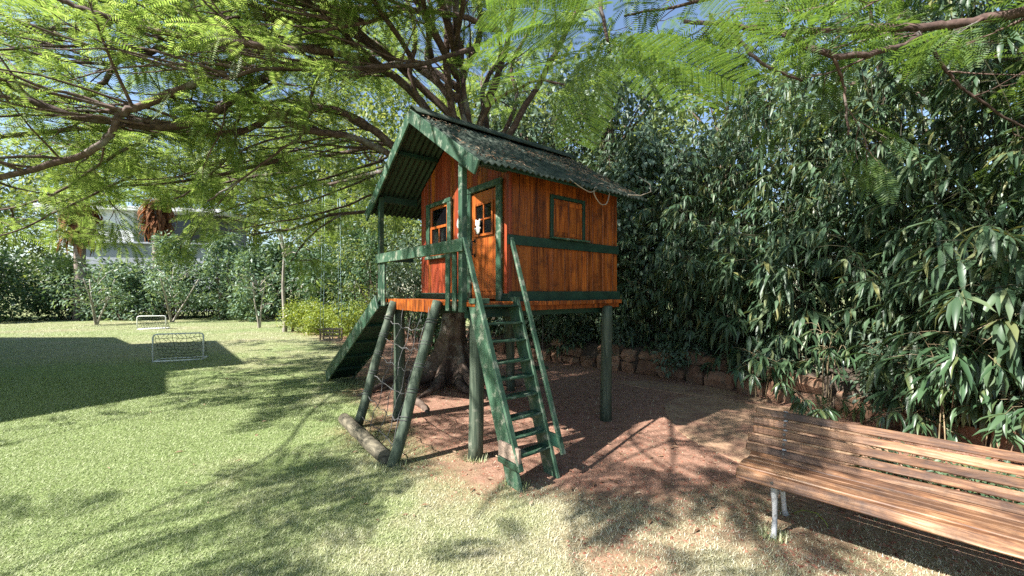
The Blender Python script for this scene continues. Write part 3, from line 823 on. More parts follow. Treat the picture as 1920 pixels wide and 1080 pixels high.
    for (at0, at1, bo) in ((-0.085, -0.075, 0.0), (0.385, 0.315, -0.03)):
        top = Vector((at0, -0.045 + bo * 0, 1.50)); bot = Vector((at1, -0.645 + bo, -0.03))
        d = (top - bot).normalized(); side = Vector((1, 0, 0)); up = side.cross(d)
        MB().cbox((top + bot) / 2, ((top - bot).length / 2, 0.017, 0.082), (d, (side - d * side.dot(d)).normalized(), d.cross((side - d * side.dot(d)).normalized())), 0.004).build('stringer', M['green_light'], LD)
    zs = (1.464, 1.30, 1.145, 0.965, 0.825, 0.67, 0.507, 0.368, 0.226)
    for i, z in enumerate(zs):
        b = lad(0, z) + 0.055
        al = -0.068; ar = 0.31 + 0.055 * z / 1.5
        MB().beam((al, b, z + rnd.uniform(-.004, .004)), (ar, b - .012, z + rnd.uniform(-.008, .008)), 0.125, 0.020).build('tread', M['green'] if i else M['green_dark'], LD)
    MB().cbox((-0.035, -0.055, 1.508), (0.085, 0.05, 0.024)).build('top_cleat', M['green_light'], LD)
    MB().cbox((0.38, -0.075, 1.49), (0.03, 0.05, 0.055)).build('top_cleat', M['green'], LD)
    # hand rails with the blocks that carry their lower ends
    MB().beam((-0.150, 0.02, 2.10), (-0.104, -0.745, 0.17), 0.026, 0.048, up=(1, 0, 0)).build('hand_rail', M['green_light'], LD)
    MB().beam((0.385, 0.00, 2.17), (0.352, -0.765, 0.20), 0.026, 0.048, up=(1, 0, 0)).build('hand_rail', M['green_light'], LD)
    MB().cbox((-0.108, -0.60, 0.285), (0.014, 0.135, 0.062)).build('rail_block', M['grey_wood'], LD)
    MB().cbox((-0.112, -0.60, 0.196), (0.018, 0.135, 0.024)).build('rail_block', M['green'], LD)
    MB().cbox((0.346, -0.62, 0.30), (0.014, 0.12, 0.055)).build('rail_block', M['green_dark'], LD)
    # --- climbing net frame
    C = empty('climbing_frame', parent=H)
    pr0, pr1 = Vector((-0.70, 0.385, -0.03)), Vector((-0.150, 0.545, 1.495))
    pl0, pl1 = Vector((-0.60, 1.68, -0.03)), Vector((-0.150, 1.665, 1.47))
    for (p0, p1, r) in ((pr0, pr1, 0.052), (pl0, pl1, 0.052)):
        pts = [p0.lerp(p1, i / 8) + Vector((0.006 * math.sin(i), 0.006 * math.cos(1.7 * i), 0)) for i in range(9)]
        MB().tube(pts, [r * (1.05 - .012 * i + rnd.uniform(-.02, .02)) for i in range(9)], 12).build('pole', M['log'], C)
    base = [Vector((-0.745, 0.44, 0.075)).lerp(Vector((-0.69, 1.86, 0.07)), i / 8) + Vector((0.005 * math.sin(2 * i), 0, 0.004 * math.cos(3 * i))) for i in range(9)]
    MB().tube(base, [0.066 + rnd.uniform(-.003, .003) for _ in base], 14).build('base_log', M['log_base'], C)
    def npnt(s, t):
        p = pl0.lerp(pl1, t).lerp(pr0.lerp(pr1, t), s)
        sagz = -0.09 * math.sin(math.pi * s) * (1 if 0.12 < t < .95 else 0.2)
        return Vector((p.x + 0.05 * math.sin(math.pi * s), p.y, p.z + sagz))
    for t in (0.10, 0.26, 0.42, 0.57, 0.71, 0.85):
        MB().tube([npnt(i / 10, t + 0.02 * math.sin(3 * i + 9 * t) * .6) for i in range(11)], 0.0048, 5).build('net_rope', M['rope'], C)
    for s in (0.24, 0.44, 0.63, 0.81):
        MB().tube([npnt(s + 0.035 * math.sin(1.9 * i + 7 * s), 0.05 + 0.95 * i / 12) for i in range(13)], 0.0044, 5).build('net_rope', M['rope'], C)
    # lashings round the poles
    for (p0, p1) in ((pr0, pr1), (pl0, pl1)):
        for t in (0.26, 0.42, 0.57, 0.71, 0.85):
            c = p0.lerp(p1, t); d = (p1 - p0).normalized(); s_ = d.cross(Vector((1, 0, 0))).normalized(); u_ = d.cross(s_)
            MB().tube([c + (s_ * math.cos(k * .7) + u_ * math.sin(k * .7)) * 0.056 + d * 0.0035 * k for k in range(19)], 0.0045, 5).build('lashing', M['rope'], C)
    # --- slide
    SL = empty('slide', parent=H)
    top = Vector((0, 2.06, 1.46)); bot = Vector((0, 4.52, 0.07))
    d = (bot - top).normalized(); up = Vector((1, 0, 0)).cross(d)
    if up.z < 0: up = -up
    for a in (-0.215, 0.235):
        MB().beam(top + Vector((a, 0, 0)), bot + Vector((a, 0, 0)), 0.026, 0.20, up=up).build('side_board', M['green'], SL)
    L = (bot - top).length
    for i in range(5):
        p0 = top.lerp(bot, i / 5 + .003) - up * 0.05; p1 = top.lerp(bot, (i + 1) / 5 - .003) - up * 0.05
        MB().beam(p0 + Vector((.01, 0, 0)), p1 + Vector((.01, 0, 0)), 0.42, 0.022, up=up).build('slide_board', M['log_base'] if False else M['green_dark'], SL)
    for i in (1, 2, 3, 4):
        p = top.lerp(bot, i / 5) - up * 0.085
        MB().beam(p + Vector((-.20, 0, 0)), p + Vector((.22, 0, 0)), 0.05, 0.045, up=up).build('cross_batten', M['green_dark'], SL)
    return H
make_playhouse()

# things hung on or lying against the playhouse
def in_house(a, b, z): return hw(a, b, z)
def shell_string():
    o = empty('hanging_shell_string', in_house(0.335, 0.90, 2.62))
    tag(o, 'string of white shells hanging beside the playhouse door', 'ornament')
    MB().tube([(0, 0, 0), (0.002, 0.001, -0.25), (0, 0.004, -0.58)], 0.003, 5).build('cord', M['cable'], o)
    for i, (dx, z, rx, rz_) in enumerate(((0.002, -0.075, 0.034, 0.055), (-0.004, -0.215, 0.043, 0.072), (0.004, -0.36, 0.032, 0.05), (-.003, -.49, .030, .05))):
        bm = bmesh.new(); bmesh.ops.create_uvsphere(bm, u_segments=12, v_segments=8, radius=1)
        for v in bm.verts:
            v.co = Vector((v.co.x * rx * (1 - .2 * v.co.z), v.co.y * 0.014, v.co.z * rz_))
        me = bpy.data.meshes.new('shell'); bm.to_mesh(me); bm.free()
        for p in me.polygons: p.use_smooth = True
        me.materials.append(M['toy'])
        link('shell', me, o, loc=(dx, -.004, z), rot=(0.1, 0.1 * i, HROT + 1.4 + .2 * i))
shell_string()
def soft_toy():
    o = empty('soft_toy', in_house(0.326, 0.50, 2.225), HROT)
    tag(o, 'small white soft toy propped in the window of the playhouse door', 'toy')
    def ball(name, c, r):
        bm = bmesh.new(); bmesh.ops.create_uvsphere(bm, u_segments=14, v_segments=10, radius=1)
        for v in bm.verts: v.co = Vector((c[0] + v.co.x * r[0], c[1] + v.co.y * r[1], c[2] + v.co.z * r[2]))
        me = bpy.data.meshes.new(name); bm.to_mesh(me); bm.free()
        for p in me.polygons: p.use_smooth = True
        me.materials.append(M['toy']); link(name, me, o)
    ball('body', (0, 0, .045), (.013, .036, .046)); ball('head', (-.002, 0, .115), (.015, .042, .036))
    ball('ear', (0, .034, .148), (.008, .013, .017)); ball('ear', (0, -.034, .148), (.008, .013, .017))
    ball('arm', (-.004, .040, .062), (.010, .018, .012)); ball('arm', (-.004, -.040, .062), (.010, .018, .012))
    for s in (-1, 1): MB().cbox((-.017, s * .014, .118), (.001, .003, .004), bev=.0005).build('eye', M['black'], o)
soft_toy()
def cable_loops():
    pts = [(0.95, -.27, 2.78), (1.05, -.30, 2.72), (1.16, -.30, 2.69), (1.27, -.29, 2.68), (1.37, -.28, 2.72), (1.385, -.28, 2.755), (1.35, -.28, 2.74), (1.34, -.28, 2.68), (1.40, -.28, 2.61), (1.47, -.28, 2.575),
           (1.55, -.28, 2.59), (1.60, -.27, 2.65), (1.62, -.27, 2.73), (1.60, -.26, 2.77)]
    sm = []
    for i in range(len(pts) - 1):
        p0 = Vector(pts[max(i - 1, 0)]); p1 = Vector(pts[i]); p2 = Vector(pts[i + 1]); p3 = Vector(pts[min(i + 2, len(pts) - 1)])
        for k in range(5):
            t = k / 5
            sm.append(0.5 * ((2 * p1) + (p2 - p0) * t + (2 * p0 - 5 * p1 + 4 * p2 - p3) * t * t + (3 * p1 - p0 - 3 * p2 + p3) * t ** 3))
    sm.append(Vector(pts[-1]))
    o = MB().tube(sm, 0.006, 6).build('cable', M['cable'], None, loc=HO, rot=(0, 0, HROT))
    tag(o, 'cream cable drooping in loops below the playhouse eave', 'cable')
    pts = [(1.98, -.27, 2.76), (2.2, -.30, 2.78), (2.42, -.30, 2.86), (2.56, -.2, 3.0), (2.6, 0.0, 3.15)]
    o = MB().tube(pts, 0.006, 6).build('cable', M['cable'], None, loc=HO, rot=(0, 0, HROT))
    tag(o, 'thin cable curling up off the far end of the playhouse roof', 'cable')
cable_loops()
def under_swing():
    o = empty('plank_swing', in_house(1.25, 0.62, 0.0), HROT)
    tag(o, 'small dark plank swing hanging under the playhouse floor', 'swing')
    for s in (-1, 1):
        MB().tube([(s * .16, 0, 1.45), (s * .16, 0, 0.62)], 0.005, 5).build('rope', M['rope'], o)
    MB().cbox((0, 0, 0.62), (0.20, 0.07, 0.014)).build('seat', M['green_dark'], o)
    MB().tube([(-.17, 0, 0.44), (.17, 0, 0.44)], 0.008, 6).build('foot_bar', M['grey_wood'], o)
    for s in (-1, 1):
        MB().tube([(s * .16, 0, 0.62), (s * .16, 0, 0.44)], 0.004, 5).build('rope', M['rope'], o)
under_swing()

# ------------------------------------------------------------------ bench
def make_bench():
    ang = math.atan2(-0.689, 0.725)
    B = empty('garden_bench', (1.509, 2.707, 0), ang)
    tag(B, 'long weathered slatted wooden bench with white iron legs', 'bench')
    Lb = 2.05
    rnd = random.Random(3)
    # seat profile: (y, z, tilt) ; y runs from the front edge to the back
    seat = [(0.012, 0.382, 1.30, 0.075), (0.062, 0.421, 0.10, 0.088), (0.158, 0.414, -0.10, 0.092), (0.252, 0.404, -0.06, 0.088), (0.330, 0.414, 0.42, 0.060)]
    back = [(0.372, 0.472), (0.385, 0.537), (0.400, 0.602), (0.416, 0.666), (0.432, 0.730)]
    for i, (y, z, tilt, w) in enumerate(seat):
        d = Vector((0, math.cos(tilt), math.sin(tilt))); nrm = Vector((0, -math.sin(tilt), math.cos(tilt)))
        x0 = rnd.uniform(-.012, .012)
        MB().cbox((x0 + Lb / 2, y, z), (Lb / 2, w / 2 - .004, 0.014), (Vector((1, 0, 0)), d, nrm), 0.005).build('seat_slat', M['bench'], B)
    for i, (y, z) in enumerate(back):
        d = Vector((0, 0.25, 1)).normalized(); nrm = Vector((0, -1, 0.25)).normalized()
        x0 = rnd.uniform(-.012, .012) + 0.02 * (i - 2) * .6
        MB().cbox((x0 + Lb / 2, y, z - .02), (Lb / 2, 0.0265, 0.013), (Vector((1, 0, 0)), d, nrm), 0.006).build('back_slat', M['bench'], B)
    for xl in (0.20, 1.80):
        G = empty('iron_support', parent=B)
        MB().tube([(xl, 0.045, 0.395), (xl, 0.060, 0.30), (xl, 0.085, 0.20), (xl, 0.080, 0.10), (xl, 0.050, 0.02), (xl, 0.035, 0.006)], [0.021, 0.020, 0.016, 0.015, 0.018, 0.022], 8).build('front_leg', M['iron'], G)
        MB().tube([(xl, 0.36, 0.43), (xl, 0.33, 0.33), (xl, 0.34, 0.2), (xl, 0.38, 0.1), (xl, 0.42, 0.02), (xl, 0.435, 0.006)], [0.020, 0.019, 0.016, 0.015, 0.018, 0.022], 8).build('rear_leg', M['iron'], G)
        MB().tube([(xl, 0.02, 0.372), (xl, 0.10, 0.392), (xl, 0.20, 0.382), (xl, 0.30, 0.376), (xl, 0.37, 0.42), (xl, 0.405, 0.52), (xl, 0.44, 0.65), (xl, 0.455, 0.735)], 0.014, 8).build('seat_arm', M['iron'], G)
        MB().tube([(xl, 0.085, 0.20), (xl, 0.15, 0.26), (xl, 0.22, 0.27), (xl, 0.29, 0.25), (xl, 0.34, 0.2)], 0.010, 7).build('brace', M['iron'], G)
        for (y, z) in back:
            MB().tube([(xl, y - .018, z - .014), (xl, y - .010, z - .016)], [0.009, 0.011], 8).build('bolt', M['steel'], G)
        MB().tube([(xl, -.008, .378), (xl, .002, .380)], [0.009, 0.011], 8).build('bolt', M['steel'], G)
make_bench()

# a pale bent stem poking out of the grass by the bench leg
g0 = at(1488, 965, 2.89); g0.z = .01
pts = [g0, g0 + Vector((.05, -.02, .035)), g0 + Vector((.10, -.09, .05)), g0 + Vector((.115, -.15, .02)), g0 + Vector((.115, -.17, -.01))]
tag(MB().tube(pts, [.003, .003, .004, .004, .003], 6).build('bent_stem', M['hedge']), 'pale yellow-green bent stem in the grass beside the bench leg', 'stem')

# ------------------------------------------------------------------ slabs and stone wall
def irregular(name, label, pts, h, mat, cat='slab', parent=None):
    V = []; n = len(pts)
    c = Vector((sum(p[0] for p in pts) / n, sum(p[1] for p in pts) / n))
    V += [(p[0], p[1], -0.03) for p in pts]
    V += [(p[0], p[1], h - .012) for p in pts]
    V += [(c.x + (p[0] - c.x) * .985, c.y + (p[1] - c.y) * .985, h) for p in pts]
    F = []
    for k in range(2):
        for i in range(n): F.append((k * n + i, k * n + (i + 1) % n, (k + 1) * n + (i + 1) % n, (k + 1) * n + i))
    F.append(tuple(range(2 * n, 3 * n)))
    m = MB(); m.add(V, F)
    o = m.build(name, mat, parent)
    bm = bmesh.new(); bm.from_mesh(o.data); bmesh.ops.recalc_face_normals(bm, faces=bm.faces); bm.to_mesh(o.data); bm.free()
    return tag(o, label, cat)
def ring(cx, cy, rx, ry, rot, n=36, wob=0.05, seed=1):
    r = random.Random(seed); ph = [r.uniform(0, 6) for _ in range(4)]
    out = []
    for i in range(n):
        t = 2 * math.pi * i / n
        k = 1 + wob * math.sin(2 * t + ph[0]) + wob * .6 * math.sin(3 * t + ph[1]) + wob * .3 * math.sin(7 * t + ph[2])
        x, y = rx * k * math.cos(t), ry * k * math.sin(t)
        out.append((cx + x * math.cos(rot) - y * math.sin(rot), cy + x * math.sin(rot) + y * math.cos(rot)))
    return out
irregular('stone_slab', 'large rounded sandy slab set flat in the earth beside the bench', ring(2.92, 4.75, 1.42, 1.02, 1.25, seed=2, wob=.07), 0.014, M['slab'])
irregular('stone_slab', 'long flat sandy slab lying along the foot of the stone wall', ring(2.75, 6.62, 0.95, 0.34, -0.45, seed=5, wob=.1), 0.016, M['slab'])
irregular('stone_slab', 'narrow grey slab between the two bigger slabs near the wall', ring(3.35, 5.98, 0.42, 0.15, -0.30, seed=8, wob=.12), 0.022, M['slab'])

WALL_LINE = [Vector(p) for p in ((-1.2, 11.4, 0), (0.3, 10.0, 0), (1.6, 8.75, 0), (2.7, 7.75, 0), (3.45, 6.85, 0), (4.05, 5.9, 0), (4.55, 4.9, 0), (4.95, 3.9, 0), (5.3, 2.7, 0), (5.55, 1.4, 0))]
def along(line, s):
    acc = 0
    for i in range(len(line) - 1):
        l = (line[i + 1] - line[i]).length
        if acc + l >= s or i == len(line) - 2:
            d = (line[i + 1] - line[i]).normalized()
            return line[i] + d * (s - acc), d
        acc += l
WALL_LEN = sum((WALL_LINE[i + 1] - WALL_LINE[i]).length for i in range(len(WALL_LINE) - 1))
def make_stone_wall():
    W = empty('stone_wall', WALL_LINE[3])
    tag(W, 'low retaining wall of rough orange stones below the bamboo', 'wall')
    r = random.Random(12)
    o0 = WALL_LINE[3]
    def stone(s, w, z, h, dep):
        p, d = along(WALL_LINE, s + w / 2)
        nrm = Vector((d.y, -d.x, 0))
        if nrm.dot(-p) < 0: nrm = -nrm
        bm = bmesh.new(); bmesh.ops.create_cube(bm, size=1)
        bmesh.ops.subdivide_edges(bm, edges=bm.edges, cuts=1, use_grid_fill=True)
        for v in bm.verts:
            k = v.co.copy()
            l = max(abs(k.x), abs(k.y), abs(k.z)) * 2
            nz = sum(1 for c in k if abs(c) > .4)
            f = (1.0, 1.0, 0.95, 0.86)[nz]
            q = Vector((k.x * w * f, k.y * dep * f, k.z * h * f)) + Vector((r.uniform(-1, 1) * .09 * w, r.uniform(-1, 1) * .045, r.uniform(-1, 1) * .10 * h))
            v.co = p - o0 + d * q.x + nrm * q.y + Vector((0, 0, z + h / 2 + q.z))
        bmesh.ops.recalc_face_normals(bm, faces=bm.faces)
        me = bpy.data.meshes.new('stone'); bm.to_mesh(me); bm.free()
        me.materials.append(M['stone'])
        link('stone', me, W)
    s = 0.2
    while s < WALL_LEN - .6:
        w = r.uniform(0.22, 0.60); hh = r.uniform(.20, .36)
        stone(s, w - .035, -.04, hh, 0.26 + r.uniform(-.02, .03))
        s2 = s + r.uniform(-.1, .1)
        if r.random() < (.85 if 5.0 < s < 8.2 else .4): stone(s2, w * r.uniform(.8, 1.0), hh - .03, r.uniform(.16, .26), 0.24 + r.uniform(-.03, .03))
        s += w
    # earth held behind the stones
    m = MB()
    V = []; F = []
    n = 40
    for i in range(n + 1):
        p, d = along(WALL_LINE, WALL_LEN * i / n * .999)
        nr = Vector((-d.y, d.x, 0))
        if nr.dot(p) < 0: nr = -nr
        for (o, z) in ((-.04, -0.02), (-.04, 0.44), (0.5, 0.52), (2.2, 0.60), (6, 0.62)):
            q = p + nr * o - o0; V.append((q.x, q.y, z + (r.uniform(-.03, .03) if z > 0 else 0)))
    for i in range(n):
        for j in range(4): F.append((i * 5 + j, i * 5 + j + 1, i * 5 + j + 6, i * 5 + j + 5))
    m.add(V, F, True); m.build('backfill', M['mortar'], W)
make_stone_wall()

# ------------------------------------------------------------------ trees
def smooth_path(pts, per=5):
    P = [Vector(p) for p in pts]; out = []
    for i in range(len(P) - 1):
        p0 = P[max(i - 1, 0)]; p1 = P[i]; p2 = P[i + 1]; p3 = P[min(i + 2, len(P) - 1)]
        for k in range(per):
            t = k / per
            out.append(0.5 * ((2 * p1) + (p2 - p0) * t + (2 * p0 - 5 * p1 + 4 * p2 - p3) * t * t + (3 * p1 - p0 - 3 * p2 + p3) * t ** 3))
    out.append(P[-1].copy())
    return out

class Canopy:
    """grows side branches and twigs off limbs and hangs feathery leaves on them"""
    def __init__(s, seed):
        s.r = random.Random(seed); s.tw = MB(); s.P = []; s.X = []; s.Z = []; s.S = []
    def leaf(s, p, d, size):
        d = Vector((d.x, d.y, d.z * .45 - 0.08 + s.r.uniform(-.22, .14))).normalized()
        s.P.append(tuple(p)); s.X.append(tuple(d)); s.S.append(size)
        s.Z.append((s.r.uniform(-.35, .35), s.r.uniform(-.35, .35), 1.0))
    def walk(s, p, d, L, n, wig, rise=0.0):
        out = [p.copy()]
        d = d.normalized()
        for i in range(n):
            d = (d + Vector((s.r.uniform(-1, 1), s.r.uniform(-1, 1), s.r.uniform(-1, 1) * .7)) * wig + Vector((0, 0, rise))).normalized()
            out.append(out[-1] + d * (L / n))
        return out
    def twig(s, p, d, L, size, nl):
        pts = s.walk(p, d, L, 3, 0.25)
        s.tw.tube(pts, [0.0055, 0.0045, 0.0035, 0.002], 4, cap=False)
        for i in range(nl):
            t = 0.3 + 0.7 * (i + s.r.random()) / nl
            k = min(int(t * 3), 2); q = pts[k].lerp(pts[k + 1], t * 3 - k)
            dd = (pts[k + 1] - pts[k]).normalized()
            a = s.r.uniform(0.3, 1.25) * (1 if i % 2 else -1)
            c, sn = math.cos(a), math.sin(a)
            s.leaf(q, Vector((dd.x * c - dd.y * sn, dd.x * sn + dd.y * c, dd.z)), size * s.r.uniform(.75, 1.2))
        s.leaf(pts[-1], pts[-1] - pts[-2], size)
    def grow(s, path, rad, every=0.35, L=(0.6, 1.5), size=0.38, start=0.25, bias=(0, 0, 0), leaves=3, twigs=4, rise=0.02):
        acc = s.r.uniform(0, every); tot = sum((path[i + 1] - path[i]).length for i in range(len(path) - 1)); run = 0
        for i in range(len(path) - 1):
            seg = path[i + 1] - path[i]; l = seg.length; run += l; acc += l
            if acc < every or run / tot < start: continue
            acc = s.r.uniform(-.3, .2) * every
            d = seg.normalized()
            side = d.cross(Vector((0, 0, 1)))
            if side.length < .1: side = Vector((s.r.uniform(-1, 1), s.r.uniform(-1, 1), 0))
            side.normalize()
            sg = s.r.choice((-1, 1))
            dd = d * s.r.uniform(.2, .9) + side * sg * s.r.uniform(.5, 1.1) + Vector((0, 0, s.r.uniform(-.25, .45))) + Vector(bias)
            Lb = s.r.uniform(*L)
            pts = s.walk(path[i], dd, Lb, 6, 0.20, rise)
            r0 = min(rad[i] * .55, 0.028) * s.r.uniform(.6, 1)
            s.tw.tube(pts, [max(r0 * (1 - .85 * k / 6), .003) for k in range(7)], 5, cap=False)
            for k in range(twigs):
                t = 0.25 + .75 * (k + s.r.random()) / twigs
                j = min(int(t * 6), 5); q = pts[j].lerp(pts[j + 1], t * 6 - j)
                dj = (pts[j + 1] - pts[j]).normalized(); a = s.r.uniform(.4, 1.2) * s.r.choice((-1, 1))
                c, sn = math.cos(a), math.sin(a)
                s.twig(q, Vector((dj.x * c - dj.y * sn, dj.x * sn + dj.y * c, dj.z + s.r.uniform(-.3, .3))), s.r.uniform(.2, .5) * (.6 + .3 * Lb), size, leaves)
            s.leaf(pts[-1], pts[-1] - pts[-2], size)
    def finish(s, root, origin, leafmat):
        o = s.tw.build('twigs', M['limb'], root)
        for v in o.data.vertices: v.co -= origin
        o['kind'] = 'stuff'
        X = np.array(s.X); Z = np.array(s.Z); P = np.array(s.P) - np.array(origin)
        V, F = scatter(FROND, frames(X, Z), np.array(s.S), P)
        f = link('crown', np_mesh('crown', V, F, leafmat), root); f['kind'] = 'stuff'
        return len(P)

def limb(root, origin, pts, r0, r1, per=5, n=8, name='limb', mat=None, wob=0.012):
    path = smooth_path(pts, per)
    k = len(path) - 1
    rr = random.Random(int(pts[0][0] * 100) + int(pts[-1][1] * 100))
    path = [p + Vector((rr.uniform(-1, 1), rr.uniform(-1, 1), rr.uniform(-1, 1))) * wob * (0 < i < k) for i, p in enumerate(path)]
    rad = [r0 + (r1 - r0) * (i / k) ** .8 for i in range(k + 1)]
    MB().tube([p - origin for p in path], [q * rr.uniform(.93, 1.08) for q in rad], n).build(name, mat or M['limb'], root)
    return path, rad

